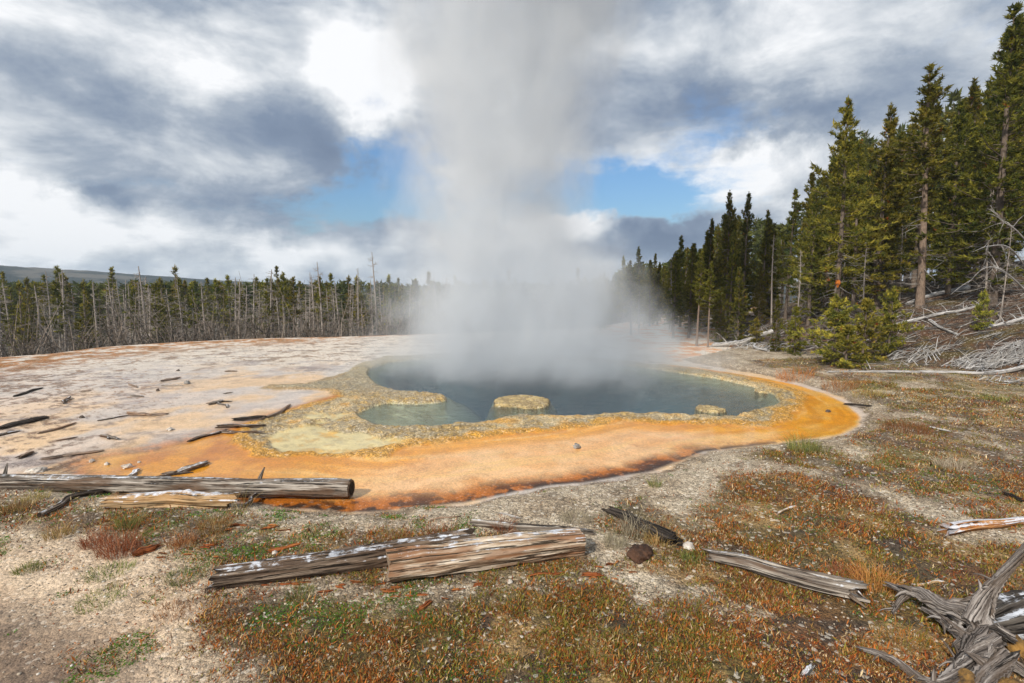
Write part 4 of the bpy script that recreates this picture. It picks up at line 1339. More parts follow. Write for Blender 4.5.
class WoodAcc:
    def __init__(s): s.V = []; s.F = []; s.L = []; s.n = 0

    def limb(s, pts, radii, sides=16, rings=24, ridge=0.10, seed=0, flat=1.0, twist=0.0, jag=0.0, cap=True):
        path = smooth_path(pts, rings)
        rad = np.interp(np.linspace(0, 1, rings), np.linspace(0, 1, len(radii)), radii)
        P_ = np.array([p[:] for p in path])
        tg = np.gradient(P_, axis=0); tg /= np.linalg.norm(tg, axis=1)[:, None] + 1e-9
        up = np.array([0, 0, 1.0])
        a = np.cross(tg, up); nn = np.linalg.norm(a, axis=1)
        if nn.min() < 0.3: a = np.cross(tg, np.array([0.3, 1.0, 0.1]))
        a /= np.linalg.norm(a, axis=1)[:, None] + 1e-9
        b = np.cross(a, tg)
        lenv = np.concatenate([[0], np.cumsum(np.linalg.norm(np.diff(P_, axis=0), axis=1))])
        ang = np.arange(sides) * 2 * np.pi / sides
        A, Lm = np.meshgrid(ang, lenv)
        Rm = rad[:, None] * np.ones_like(A)
        ph = A + twist * Lm
        gx, gy = np.cos(ph) * 2.2 + 5 + seed, np.sin(ph) * 2.2 + 9
        nzv = fbm(gx.ravel() + Lm.ravel() * 0.6, gy.ravel(), 1.3, 4, seed).reshape(A.shape) - 0.5
        nz2 = fbm((gx * 2.6).ravel(), (gy * 2.6 + Lm * 2.5).ravel(), 1.0, 3, seed + 5).reshape(A.shape) - 0.5
        nz3 = fbm((np.cos(ph) * 9 + seed).ravel(), (np.sin(ph) * 9 + Lm * 1.2).ravel(), 1.0, 2, seed + 15).reshape(A.shape) - 0.5
        Rm = Rm * (1 + ridge * 2.8 * nzv + ridge * 2.0 * nz2 + ridge * 1.0 * nz3)
        if rad.max() > 0.05 and ridge > 0.07:
            rk = np.random.RandomState(seed + 77)
            for _ in range(max(2, int(lenv[-1] * 2.2))):
                ka, kl, ks = rk.uniform(0, 6.28), rk.uniform(0, lenv[-1]), rk.uniform(0.25, 0.45)
                da = np.abs((A - ka + np.pi) % (2 * np.pi) - np.pi)
                q2 = (da / ks) ** 2 + ((Lm - kl) / (rad.max() * ks * 1.5)) ** 2
                Rm = Rm + rad.max() * rk.choice((0.22, -0.18, 0.3)) * np.exp(-q2)
        X = P_[:, None, :] + Rm[..., None] * (np.cos(A)[..., None] * a[:, None, :] + flat * np.sin(A)[..., None] * b[:, None, :])
        if jag:
            j0 = (vnoise(ang * 2.5 + seed, ang * 0, seed) - 0.3)[:, None] * jag + (vnoise(ang * 9 + seed, ang * 0, seed + 1) - 0.5)[:, None] * jag * .6
            j1 = (vnoise(ang * 2.2 + seed + 9, ang * 0, seed) - 0.3)[:, None] * jag + (vnoise(ang * 8 + seed, ang * 0, seed + 2) - 0.5)[:, None] * jag * .6
            X[0] -= tg[0] * j0; X[1] -= tg[0] * j0 * .4; X[-1] += tg[-1] * j1; X[-2] += tg[-1] * j1 * .4
        lc = np.stack([np.cos(ph) * rad.max() + seed * 1.7, np.sin(ph) * rad.max(), Lm + seed * 3.1], -1)
        V = X.reshape(-1, 3); Lc = lc.reshape(-1, 3)
        i = np.arange(rings - 1)[:, None] * sides; j = np.arange(sides)[None, :]; j2 = (j + 1) % sides
        q = np.stack([i + j, i + j2, i + sides + j2, i + sides + j], -1).reshape(-1, 4)[:, ::-1]
        T = [q[:, [0, 1, 2]], q[:, [0, 2, 3]]]
        if cap:
            c0, c1 = len(V), len(V) + 1
            V = np.concatenate([V, P_[[0]], P_[[-1]]]); Lc = np.concatenate([Lc, [[0, 0, seed]], [[0, 0, seed + 1]]])
            k = np.arange(sides); k2 = (k + 1) % sides; o_ = (rings - 1) * sides
            T.append(np.stack([k, k2, np.full(sides, c0)], 1)[:, ::-1][:, [0, 1, 2]])
            T.append(np.stack([o_ + k2, o_ + k, np.full(sides, c1)], 1)[:, ::-1])
        T = np.concatenate(T)
        s.V.append(V); s.F.append(T + s.n); s.L.append(Lc); s.n += len(V)
        return X

    def mesh(s, name):
        me = mesh_np(name, np.concatenate(s.V), np.concatenate(s.F), {'lc': np.concatenate(s.L)}, True)
        try: me.set_sharp_from_angle(angle=R(55))
        except Exception: pass
        return me


def log(name, p0, p1, t0, t1, mat, label, cat='log', ridge=0.08, seed=0, sides=26, rings=60, flat=0.92, sag=0.0, group=None, jag=0.06, sink=0.12, ends=False, hollow=False, stubs=0, dz=0.0, lift=(0, 0)):
    """a log lying along the ground; p0 and p1 are where its lower edge is seen, t0 and t1 its thickness there"""
    g0, g1 = at(*p0), at(*p1)
    def rad(g_, t): return 0.5 * t * depth(g_) / F
    r0, r1 = rad(g0, t0), rad(g1, t1)
    N = 5
    pts = []
    for i in range(N):
        u = i / (N - 1); q = g0.lerp(g1, u); r = r0 + (r1 - r0) * u
        away = Vector((q.x, q.y, 0)).normalized() * r * 0.8
        q = q + away
        lo = max(Hs(q.x, q.y), -0.02)
        pts.append(Vector((q.x + rnd.uniform(-1, 1) * sag, q.y, lo + r * flat * (1 - sink) + dz + lift[0] * (1 - u) + lift[1] * u)))
    if all(abs(p.z - pts[0].z) < 0.4 for p in pts):       # a stiff log bridges small dips
        for i, p in enumerate(pts):
            if 0 < i < N - 1: p.x += rnd.uniform(-1, 1) * (g1 - g0).y * 0.06; p.y += rnd.uniform(-1, 1) * min(abs((g1 - g0).x), 1.5) * 0.018
            st = pts[0].z + (pts[-1].z - pts[0].z) * i / (N - 1)
            p.z = 0.3 * p.z + 0.7 * max(st, p.z)
    org = (pts[0] + pts[-1]) / 2; org.z = min(p.z for p in pts) - max(r0, r1) * flat
    w = WoodAcc()
    loc = [p - org for p in pts]
    w.limb(loc, [r0, (r0 + r1) / 2 * 1.04, r1], sides, rings, ridge, seed, flat, jag=jag)
    rg = random.Random(seed + 3)
    for k in range(stubs):
        u = rg.uniform(0.05, 0.98); q = loc[0].lerp(loc[-1], u); r = r0 + (r1 - r0) * u
        a = rg.uniform(-0.6, 2.2); side = Vector((-(loc[-1] - loc[0]).y, (loc[-1] - loc[0]).x, 0)).normalized() * rg.choice((-1, 1))
        d = (side * math.cos(a) + Vector((0, 0, 1)) * abs(math.sin(a)) + (loc[-1] - loc[0]).normalized() * rg.uniform(-0.8, 0.8)).normalized()
        L = rg.uniform(2.5, 9) * r
        w.limb([q, q + d * L * 0.5, q + d * L + Vector((0, 0, -0.1 * L))], [max(r * 0.3, .008), r * 0.2, r * 0.07], 7, 6, 0.05, seed + k, cap=False)
    body_name = 'trunk'
    if ends or hollow:
        e = bpy.data.objects.new(name, None); C.objects.link(e); e.location = org
        tag(e, label, cat, group)
        link(body_name, w.mesh('log_body'), mat, e)
        d = (loc[-1] - loc[0]).normalized()
        ww = WoodAcc(); c = loc[-1]
        if hollow:
            ww.limb([c + d * 0.004, c + d * 0.012], [r1 * 0.74, r1 * 0.70], 20, 2, 0.05, seed + 8, flat)  # solid log: thin black disc paints the shaded inside of the hollow
            link('hollow_shade_disc', ww.mesh('hollow_shade_disc'), BLACK, e)
            w2 = WoodAcc(); w2.limb([c - d * 0.02, c + d * 0.010], [r1 * 0.97, r1 * 0.93], 24, 3, 0.05, seed, flat)
            link('cut_end', w2.mesh('cut_end'), ENDG, e)
        else:
            ww.limb([c - d * 0.01, c + d * 0.006], [r1 * 0.93, r1 * 0.90], 22, 3, ridge, seed, flat)
            link('cut_end', ww.mesh('cut_end'), ENDG, e)
        return e
    o = link(name, w.mesh(name), mat); o.location = org
    tag(o, label, cat, group)
    return o


def build_logs():
    log('fallen_log', (-70, 489), (351, 501), 15, 20, GREY, 'long grey weathered log with a hollow cut end, lying along the orange runoff edge', seed=3, rings=140, ridge=0.12, hollow=True, dz=0.02, stubs=3, jag=0.015)
    log('log_piece', (115, 509), (229, 509), 15, 18, TAN, 'short tan log with frosted top lying against the long grey log', seed=5, ridge=0.18, jag=0.16, dz=0.0, rings=70, sides=34)
    log('branch', (41, 518), (104, 494), 6, 6, LOGB, 'dark straight branch leaning out from under the long grey log', 'branch', seed=7, sides=12, rings=20, jag=.03)
    log('branch', (107, 510), (117, 496), 4, 4, RUST, 'short orange broken stick at the tip of the tan log', 'branch', seed=8, sides=8, rings=8)
    log('branch', (244, 508), (262, 494), 4, 5, LOGB, 'dark broken branch stub propped against the long grey log', 'branch', seed=9, sides=9, rings=10, lift=(0, .05))
    log('fallen_log', (224, 590), (466, 557), 21, 24, LOGB, 'dark brown log with a frosted upper edge behind the pale split log', seed=11, rings=110, ridge=0.18, jag=0.12, sides=34)
    log('split_log', (389, 588), (581, 557), 33, 25, SPLIT, 'thick pale split log with brown streaks and frost along its top', seed=13, rings=110, sides=48, ridge=0.19, flat=0.95, jag=0.025)
    log('fallen_log', (474, 528), (592, 536), 8, 6, GREY, 'thin frosted grey log half hidden in dry grass behind the pale split log', seed=15, ridge=0.1, sides=14)
    log('rotten_log', (612, 516), (670, 547), 9, 16, BLACK, 'black rotten log chunk lying aslant on the gravel bank', seed=17, ridge=0.16, jag=0.15, flat=0.8)
    log('fallen_log', (714, 564), (850, 602), 13, 21, GREY, 'grey and brown log with a splintered thick end, pointing at the gnarled root stump', seed=19, ridge=0.22, jag=.14, rings=80, sides=34)
    log('log_piece', (948, 536), (1020, 524), 14, 8, PLATED, 'orange flaking log chunk dusted with frost beside the upturned stump prong', seed=21, ridge=0.18, jag=0.12, flat=0.8)
    # slope and forest edge
    log('fallen_tree', (828, 373), (1060, 360), 2.2, 5, SILVER, 'long fallen silver tree with broken branch stubs at the foot of the slope', 'fallen tree', seed=23, rings=70, sides=9, stubs=26, ridge=0.05)
    log('fallen_tree', (907, 306), (968, 290), 4, 5, SILVER, 'silver log high on the slope behind the bare-trunked pine', 'fallen tree', seed=25, sides=9, stubs=4)
    log('fallen_tree', (914, 291), (958, 278), 4, 4, GREY, 'upper grey log on the slope above the other silver log', 'fallen tree', seed=26, sides=9, stubs=3)
    log('fallen_tree', (893, 328), (984, 306), 4, 3, SILVER, 'branchy silver fallen tree in the middle of the brown slope', 'fallen tree', seed=27, sides=9, stubs=22)
    log('fallen_tree', (712, 347), (772, 340), 4, 5, SILVER, 'pale fallen tree propped at the forest edge beyond the runoff', 'fallen tree', seed=28, sides=9, stubs=8, lift=(0, .25))
    log('fallen_tree', (735, 343), (768, 352), 3, 3, SILVER, 'thin pale log crossing under the propped fallen tree', 'fallen tree', seed=29, sides=8, stubs=4)
    log('fallen_tree', (775, 352), (822, 345), 3, 3, GREY, 'grey log behind the olive bushes at the slope foot', 'fallen tree', seed=30, sides=8, stubs=5)
    log('fallen_tree', (985, 330), (1060, 312), 4, 5, SILVER, 'silver fallen tree under the dead grey limbs at the picture edge', 'fallen tree', seed=32, sides=9, stubs=14)
    log('branch', (930, 322), (958, 336), 3, 2, SILVER, 'pale leaning stick low on the brown slope', 'branch', seed=33, sides=8, stubs=3)


def build_splinters():
    """broken root ends at the thick end of the knotted log"""
    rg = random.Random(4)
    w = WoodAcc(); c = at(850, 598); c.z += 0.05
    for k in range(16):
        d = Vector((rg.uniform(-0.5, 1), rg.uniform(-0.8, 0.6), rg.uniform(-0.5, 0.9))).normalized()
        L = rg.uniform(0.05, 0.13); r = rg.uniform(0.010, 0.024)
        o = Vector((rg.uniform(-.03, .02), rg.uniform(-.03, .03), rg.uniform(-.02, .03)))
        side = d.cross(Vector((0.3, 0.2, 1))).normalized()
        w.limb([o, o + d * L * .5 + side * L * rg.uniform(-.3, .3), o + d * L + Vector((0, 0, -0.02))], [r * 1.3, r, r * 0.3], 10, 14, 0.3, 60 + k, jag=r)
    o = link('broken_roots', w.mesh('broken_roots'), LOGB); o.location = c
    tag(o, 'knot of dark broken root ends at the thick end of the splintered log', 'broken roots')


def small_branchy(name, px, py, span, n, mat, label, cat, seed, thick=0.012, hgt=0.25, stuff=False):
    """a heap of crossing branches resting on the ground"""
    rg = random.Random(seed); w = WoodAcc(); c = at(px, py)
    for k in range(n):
        a = rg.gauss(0, 0.5) if rg.random() < 0.7 else rg.uniform(0, 6.28)
        L = rg.uniform(0.3, 1.0) * min(span * 0.6, 0.8)
        m0 = Vector((rg.uniform(-0.5, 0.5) * span, rg.uniform(-0.25, 0.25) * span, 0))
        q0 = m0 - Vector((math.cos(a), math.sin(a), 0)) * L / 2; q1 = m0 + Vector((math.cos(a), math.sin(a), 0)) * L / 2
        for q in (m0, q0, q1): q.z = Hs(c.x + q.x, c.y + q.y) - c.z + rg.uniform(0.0, hgt)
        q0.z = min(q0.z, Hs(c.x + q0.x, c.y + q0.y) - c.z + 0.03)
        w.limb([q0, m0 + Vector((0, 0, rg.uniform(-.04, .08))), q1], [thick * rg.uniform(.7, 1.6), thick, thick * 0.3], 6, 8, 0.08, seed + k, cap=False)
    o = link(name, w.mesh(name), mat); o.location = c
    tag(o, label, cat, kind='stuff' if stuff else None)
    return o


def build_brush():
    small_branchy('brush_pile', 922, 357, 1.3, 46, SILVER, 'low heap of whitened branches beside the young pines', 'brush pile', 41, 0.010, 0.24)
    small_branchy('brush_pile', 1000, 360, 1.9, 300, SILVER, 'wide mound of frosted grey-white brush at the foot of the slope', 'brush pile', 42, 0.007, 0.12)
    small_branchy('brush_pile', 1012, 384, 0.9, 26, SILVER, 'small tangle of white branches on the grass below the fallen silver tree', 'brush pile', 43, 0.009, 0.14)
    small_branchy('brush_pile', 795, 350, 1.6, 30, SILVER, 'thin scatter of pale dead branches under the olive young pines', 'brush pile', 44, 0.009, 0.2)
    small_branchy('brush_pile', 755, 349, 1.6, 30, SILVER, 'pale dead branches heaped by the propped fallen tree', 'brush pile', 45, 0.009, 0.22)
    # dead limbs sweeping out of the forest at the picture edge
    for i, (P_, lab) in enumerate([
        ([(1034, 300, 15.6), (1005, 272, 15.2), (985, 268, 15.0), (968, 283, 14.8)], 'curving dead grey limb lowest of those sweeping out from the tallest pine'),
        ([(1040, 290, 15.6), (1012, 250, 15.2), (990, 246, 15.0), (972, 252, 14.9)], 'dead grey limb in the middle of those sweeping out from the tallest pine'),
        ([(1040, 262, 15.4), (1018, 232, 15.0), (1001, 220, 14.9), (990, 205, 14.8)], 'upper dead grey limb reaching up beside the tallest pine')]):
        w = WoodAcc(); pts = [P3(*q) for q in P_]
        zb = Hs(pts[0].x, pts[0].y)
        base = Vector((pts[0].x + 0.1, pts[0].y, zb - 0.05))
        org = base.copy(); loc = [base - org, (base + pts[0]) / 2 - org] + [p - org for p in pts]
        w.limb(loc, [0.045, 0.035, 0.028, 0.02, 0.012, 0.005], 8, 30, 0.08, 70 + i)
        rg = random.Random(80 + i)
        path = smooth_path(loc, 30)
        for k in range(16):
            q = path[rg.randrange(9, 29)]
            d = Vector((rg.uniform(-1, .2), rg.uniform(-.6, .6), rg.uniform(-.5, .8))).normalized() * rg.uniform(.2, .7)
            w.limb([q, q + d * 0.5 + Vector((0, 0, .03)), q + d], [0.009, 0.006, 0.003], 5, 6, 0.05, k, cap=False)
        o = link('dead_limb', w.mesh('dead_limb'), SILVER); o.location = org
        tag(o, lab, 'dead limb')


def stick(p0, p1, th, mat, label, name='driftwood', cat='driftwood', seed=0, group='driftwood scattered on the pale flat', bend=0.03, forks=0):
    g0, g1 = at(*p0), at(*p1)
    for g_ in (g0, g1): g_.z = max(g_.z, -0.02)
    r = 0.5 * th * depth(g0.lerp(g1, .5)) / F * 0.92
    rg = random.Random(seed)
    L = (g1 - g0).length
    side = Vector((-(g1 - g0).y, (g1 - g0).x, 0)).normalized()
    m1 = g0.lerp(g1, 0.35) + side * rg.uniform(-bend, bend) * L * 3; m2 = g0.lerp(g1, 0.7) + side * rg.uniform(-bend, bend) * L * 2
    org = g0.lerp(g1, .5)
    up = Vector((0, 0, r * 0.75))
    w = WoodAcc()
    w.limb([q + up - org for q in (g0, m1, m2, g1)], [r * 0.8, r * 1.2, r * 0.9, r * 1.1, r * 0.6], 14, 26, 0.30, seed, 0.75, jag=r * 3)
    for k in range(forks):
        q = g0.lerp(g1, rg.uniform(0.2, 0.8)) + up - org
        d = ((g1 - g0).normalized() * rg.choice((1, -1)) + side * rg.uniform(-1, 1)).normalized() * L * rg.uniform(.2, .4)
        w.limb([q, q + d], [r * .7, r * .3], 7, 5, 0.1, seed + k)
    o = link(name, w.mesh(name), mat); o.location = org
    tag(o, label, cat, group)
    return o


def build_driftwood():
    L = [
        ((40, 434), (75, 424), 3.2, DRIFT, 'straight brown stick slanting on the pinkish flat above the long grey log', 0),
        ((58, 441), (76, 438), 2.2, DRIFT, 'short faint stick just below the straight slanting one', 0),
        ((101, 437), (117, 440), 4.0, GREY, 'knobbly greyish driftwood lump between the slanting stick and the orange mat', 2),
        ((43, 460), (78, 455), 3.8, DRIFT, 'long dark forked driftwood near the start of the orange mat', 1),
        ((70, 456), (101, 452), 3.5, DRIFT, 'thinner half of the dark forked driftwood by the orange mat', 0),
        ((20, 459), (32, 454), 4.6, DRIFT, 'stubby dark root piece beyond the middle of the long grey log', 1),
        ((128, 414), (150, 416), 4.2, DRIFT, 'brown flaky branch lying level in the middle of the pale flat', 0),
        ((150, 416), (166, 415), 3.6, DRIFT, 'broken continuation of the brown flaky branch', 0),
        ((100, 421), (128, 416), 2.0, GREY, 'thin grey stick running into the brown flaky branch', 0),
        ((162, 382), (179, 379), 3.2, DRIFT, 'plump brown stick on the peach-coloured flat beside a round stone', 0),
        ((162, 386), (182, 386), 1.4, GREY, 'very thin stick just under the plump brown one', 0),
        ((129, 385), (137, 388), 2.2, DRIFT, 'tiny dark twig on the flat before the plump brown stick', 0),
        ((131, 396), (143, 397), 2.0, GREY, 'thin level grey twig on the lilac sheet of the flat', 0),
        ((210, 405), (222, 402), 4.0, GREY, 'grey driftwood chunk of the crossed trio beyond the dark driftwood raft', 0),
        ((219, 402), (231, 402), 2.2, GREY, 'thin level arm of the crossed driftwood trio', 0),
        ((219, 402), (227, 408), 2.6, GREY, 'slanting arm of the crossed driftwood trio', 0),
        ((226, 372), (236, 372), 2.0, DRIFT, 'small brown stick far out on the whitish flat', 0),
        ((225, 394), (232, 393), 1.8, GREY, 'bluish grey chip on the peach-coloured flat', 0),
        ((165, 476), (186, 473), 5.0, GREY, 'dark end of the chunky driftwood lying on the deep orange mat', 0),
        ((180, 474), (205, 465), 7.0, GREY, 'chunky pale grey driftwood lying on the deep orange mat', 0),
        ((190, 442), (226, 431), 3.0, LOGB, 'straight dark stick reaching out of the driftwood raft onto the orange mat', 0),
        ((236, 421), (264, 418), 4.6, BLACK, 'black driftwood piece on top of the raft by the crust edge', 1),
        ((218, 428), (262, 427), 5.0, LOGB, 'dark middle plank of the driftwood raft by the crust edge', 1),
        ((222, 433), (262, 434), 4.0, GREY, 'greyish lower plank of the driftwood raft by the crust edge', 0),
        ((262, 420), (290, 406), 3.4, DRIFT, 'brown branch running back from the raft along the crust', 0),
        ((0, 430), (44, 419), 5.5, BLACK, 'thick blackish stick at the border of the pale flat', 2),
        ((-10, 438), (19, 432), 3.4, LOGB, 'dark stick below the thick blackish one', 0),
        ((15, 397), (42, 389), 2.6, BLACK, 'dark thin stick lying aslant far out on the flat', 0),
        ((64, 404), (70, 398), 3.0, GREY, 'squat forked grey piece on the upper flat', 1),
        ((82, 392), (90, 391), 1.8, DRIFT, 'tiny brown stick near the dark curved seam of the flat', 0),
        ((845, 405), (868, 407), 3.0, BLACK, 'black twig lying across the yellow outflow at the pool end', 1),
        ((1005, 495), (1023, 503), 4.5, BLACK, 'dark branch poking in over the grass above the frosted orange chunk', 0),
        ((930, 428), (948, 432), 3.0, SILVER, 'pale branch bits in the yellow-green grass beyond the outflow', 3),
        ((778, 515), (796, 507), 3.0, TAN, 'small pale curved stick on the rusty grass above the knotted log', 0),
        ((914, 586), (944, 583), 3.0, TAN, 'thin reddish stick behind the root of the stump', 0),
        ((803, 677), (811, 669), 5, SILVER, 'short white stick in the grass at the bottom edge', 0),
        ((500, 514), (520, 519), 2.5, SILVER, 'pale thin stick on gravel above the thin frosted log', 0),
        ((430, 604), (419, 611), 5, RUST, 'bright orange-red stick below the pale split log', 0),
        ((528, 578), (565, 573), 3, RUST, 'long dark red sliver of bark below the end of the pale split log', 0),
        ((131, 477), (138, 471), 4.5, SILVER, 'short pale stub standing out of the runoff behind the long grey log', 0),
        ((136, 557), (156, 549), 8, RUST, 'orange-red bark slab in the dry tufts beyond the bare sand', 0),
        ((585, 577), (600, 577), 5, RUST, 'orange-red flake beside the end of the pale split log', 0),
        ((270, 553), (300, 545), 4, RUST, 'red-orange bark strip behind the dark brown log', 0),
        ((430, 521), (460, 517), 2, DRIFT, 'thin twig on the gravel by the runoff bank', 0),
    ]
    for i, (a, b, t, mt, lab, fk) in enumerate(L):
        stick(a, b, t, mt, lab, seed=200 + i, forks=fk, group=None, name='driftwood' if b[1] < 480 else 'stick', cat='driftwood' if b[1] < 480 else 'stick')


def stone_mat(name, a, b):
    m, g, out = new_mat(name)
    P = g.node('ShaderNodeTexCoord').outputs['Object']
    n = g.noise(P, 14, 6, 0.65)
    principled(g, out, g.ramp(n, [(0.35, a), (0.62, b)]), 0.8, g.bump(n, 0.7, 0.03), 0.3)
    return m


def stone(px, py, w_, h_, mat, label, seed, name='stone', cat='stone', flatb=0.5, p=None):
    import bmesh
    c = at(px, py) if p is None else p
    c.z = max(c.z, -0.02)
    dist = depth(c)
    rx = w_ * dist / F / 2; rz = h_ * dist / F / 1.5
    bm = bmesh.new(); bmesh.ops.create_icosphere(bm, subdivisions=4, radius=1)
    V = np.array([v.co[:] for v in bm.verts])
    nz = fbm(V[:, 0] * 1.6 + seed, V[:, 1] * 1.6 + V[:, 2] * 2.3, 1.0, 6, seed, 0.62) - 0.5
    V = V * (1 + 1.25 * nz)[:, None]
    V[:, 2] = np.where(V[:, 2] < -0.3, -0.3 + (V[:, 2] + 0.3) * 0.2, V[:, 2])
    V = V * np.array([rx, max(rx * 0.75, rz), rz])
    for v, q in zip(bm.verts, V): v.co = q
    for f in bm.faces: f.smooth = True
    me = bpy.data.meshes.new(name); bm.to_mesh(me); bm.free()
    o = link(name, me, mat); o.location = c + Vector((0, 0, rz * 0.25)); o.rotation_euler.z = seed
    tag(o, label, cat)
    return o


def build_stones():
    PALE = stone_mat('pale_stone', srgb(150, 140, 130), srgb(225, 218, 208)); DARK = stone_mat('dark_stone', srgb(60, 52, 48), srgb(120, 108, 98))
    GR = stone_mat('grey_stone', srgb(98, 96, 96), srgb(165, 162, 158)); YEL = stone_mat('yellow_lichened_stone', srgb(70, 56, 42), srgb(158, 120, 62))
    for i, (px, py, w_, h_, mt, lab) in enumerate([
        (92, 462, 5, 3, PALE, 'white pebble on the orange mat, nearest the forked driftwood'), (107, 465, 5, 3, PALE, 'white pebble on the orange mat between the two other small ones'),
        (127, 468, 9, 4.5, PALE, 'largest white stone on the orange mat behind the long grey log'), (139, 463, 4, 2.2, PALE, 'smallest white pebble on the orange mat behind the largest one'),
        (170, 430, 8, 3, PALE, 'flat pale stone on the peach flat above the orange mat'), (35, 472, 17, 5, PALE, 'broad flat white slab touching the far side of the long grey log'),
        (577, 448, 9, 5, GR, 'grey stone sitting alone on the peach runoff in front of the crust'), (187, 384, 7, 4, GR, 'round grey stone beside the plump brown stick'),
        (158, 391, 2.4, 3, DARK, 'tiny dark stone standing in the wet flat'), (828, 412, 6, 3, DARK, 'black stone on the yellow outflow at the pool end'),
        (82, 418, 3.5, 3, DARK, 'small dark stone on the pale flat'), (178, 371, 3, 2, DARK, 'little brown stone far out on the whitish flat'),
        (640, 556, 30, 10, stone_mat('bark_clod', srgb(40, 28, 22), srgb(88, 62, 46)), 'round clod of dark bark below the black rotten log'),
        (688, 548, 14, 6, PALE, 'pale tan stone at the edge of the grass beside the bark clod'),
        (275, 554, 5, 4, PALE, 'white stone just behind the dark brown log'), (510, 583, 5, 4, PALE, 'white pebble below the middle of the pale split log'),
        (155, 492, 5, 4, PALE, 'pale chip between the tan log and the long grey log'),
    ]):
        stone(px, py, w_, h_, mt, lab, 300 + i)
    for i, (px, py, Y, w_, h_, lab) in enumerate([(966, 678, 2.50, 26, 16, 'yellow lichened rock wedged under the root stump'), (1014, 690, 2.42, 26, 18, 'second yellow rock under the stump, cut by the picture corner'),
                                                   (1018, 645, 2.75, 20, 14, 'tan rock caught between the stump roots')]):
        p = P3(px, py, Y); p.z = Hs(p.x, p.y)
        stone(px, py, w_, h_, YEL, lab, 340 + i, 'rock', 'rock', p=p)


def build_stump():
    org = P3(1000, 640, 2.85); org.z = Hs(org.x, org.y)
    e = bpy.data.objects.new('root_stump', None); C.objects.link(e); e.location = org
    tag(e, 'gnarled grey root stump with spreading roots and a split upright prong', 'stump')
    def P_(px, py, Y): return P3(px, py, Y) - org
    w = WoodAcc()
    w.limb([P_(975, 633, 2.86), P_(1005, 628, 2.95), P_(1050, 620, 3.1), P_(1130, 612, 3.3)], [0.10, 0.15, 0.18, 0.17], 50, 70, 0.34, 401, 0.9)
    link('body', w.mesh('body'), wood_mat('frosted_dark_bark', (0.012, 0.010, 0.009), (0.06, 0.05, 0.043), (0.16, 0.14, 0.12), 0.45), e)
    roots = [
        ([(990, 633, 2.80), (968, 610, 2.93), (945, 607, 3.0), (922, 594, 3.13), (903, 590, 3.20), (888, 584, 3.28)], [0.075, 0.055, 0.045, 0.040, 0.026, 0.014], .85),
        ([(910, 592, 3.18), (900, 600, 3.17), (893, 612, 3.10)], [0.022, 0.016, 0.009], 1),
        ([(992, 646, 2.74), (972, 640, 2.77), (955, 629, 2.86), (938, 616, 2.97), (924, 609, 3.06)], [0.060, 0.050, 0.036, 0.022, 0.012], .8),
        ([(990, 640, 2.72), (975, 625, 2.84), (958, 618, 2.92), (942, 612, 3.02)], [0.05, 0.035, 0.022, 0.012], .8),
        ([(988, 640, 2.70), (972, 655, 2.66), (962, 672, 2.56), (945, 686, 2.47), (925, 682, 2.50)], [0.070, 0.055, 0.048, 0.036, 0.026], .75),
        ([(945, 688, 2.46), (922, 680, 2.52), (900, 664, 2.62), (880, 654, 2.70), (862, 649, 2.75)], [0.030, 0.030, 0.026, 0.022, 0.012], .7),
        ([(972, 640, 2.72), (966, 652, 2.66), (958, 660, 2.63), (953, 660, 2.62)], [0.03, 0.02, 0.014, 0.012], 1),
        ([(996, 650, 2.66), (1008, 662, 2.6), (1030, 676, 2.52)], [0.04, 0.03, 0.022], .9),
        ([(1000, 655, 2.62), (994, 668, 2.55), (985, 684, 2.46), (980, 700, 2.4)], [0.07, 0.055, 0.045, 0.04], .8),
        ([(1004, 636, 2.78), (986, 628, 2.80), (970, 634, 2.80), (955, 645, 2.76)], [0.06, 0.045, 0.03, 0.012], .8),
        ([(978, 622, 2.86), (985, 602, 2.90), (1003, 575, 2.88), (1032, 540, 2.84)], [0.060, 0.050, 0.038, 0.026], .6),
        ([(975, 620, 2.84), (981, 602, 2.88), (990, 586, 2.90), (997, 577, 2.91)], [0.045, 0.040, 0.030, 0.014], .6),
    ]
    for i, (P, rr, fl) in enumerate(roots):
        w = WoodAcc()
        w.limb([P_(*q) for q in P], rr, 40, 90, 0.34, 410 + i * 3, fl, twist=4.0, jag=rr[-1] * 3)
        rg = random.Random(i + 5); path = smooth_path([P_(*q) for q in P], 20)
        for k in range(5):
            q = path[rg.randrange(4, 19)]; u_ = np.interp(path.index(q), [0, 19], [rr[0], rr[-1]])
            d = Vector((rg.uniform(-1, .3), rg.uniform(-.5, .8), rg.uniform(-.6, .7))).normalized() * rg.uniform(.04, .13)
            w.limb([q, q + d * .6 + Vector((0, 0, .01)), q + d], [u_ * .45, u_ * .3, 0.003], 8, 10, 0.25, 480 + k, jag=.01)
        nm = 'root' if i < 10 else 'prong'
        link(nm, w.mesh(nm), ROOTW, e)


def build_chips():
    rg = random.Random(9)
    zones = [((430, 592, 110, 16), 14, 'just below the pale split log'), ((600, 572, 60, 16), 6, 'off the end of the pale split log'), ((235, 530, 90, 12), 10, 'between the tan log and the dark brown log'), ((160, 552, 110, 14), 8, 'near the orange-red bark slab'), ((310, 588, 110, 12), 9, 'below the dark brown log')]
    n = 0
    for (cx, cy_, wx, wy), k, where in zones:
        for _ in range(k):
            a = rg.uniform(-0.5, 0.5); L = rg.uniform(4, 13)
            px, py = cx + rg.uniform(-.5, .5) * wx, cy_ + rg.uniform(-.5, .5) * wy
            stick((px, py), (px + L * math.cos(a), py + L * 0.35 * math.sin(a)), rg.uniform(1.5, 3.2), RUST, 'small red-orange bark chip ' + where, 'bark_chip', 'bark chip', 500 + n, 'bark chips ' + where)
            n += 1


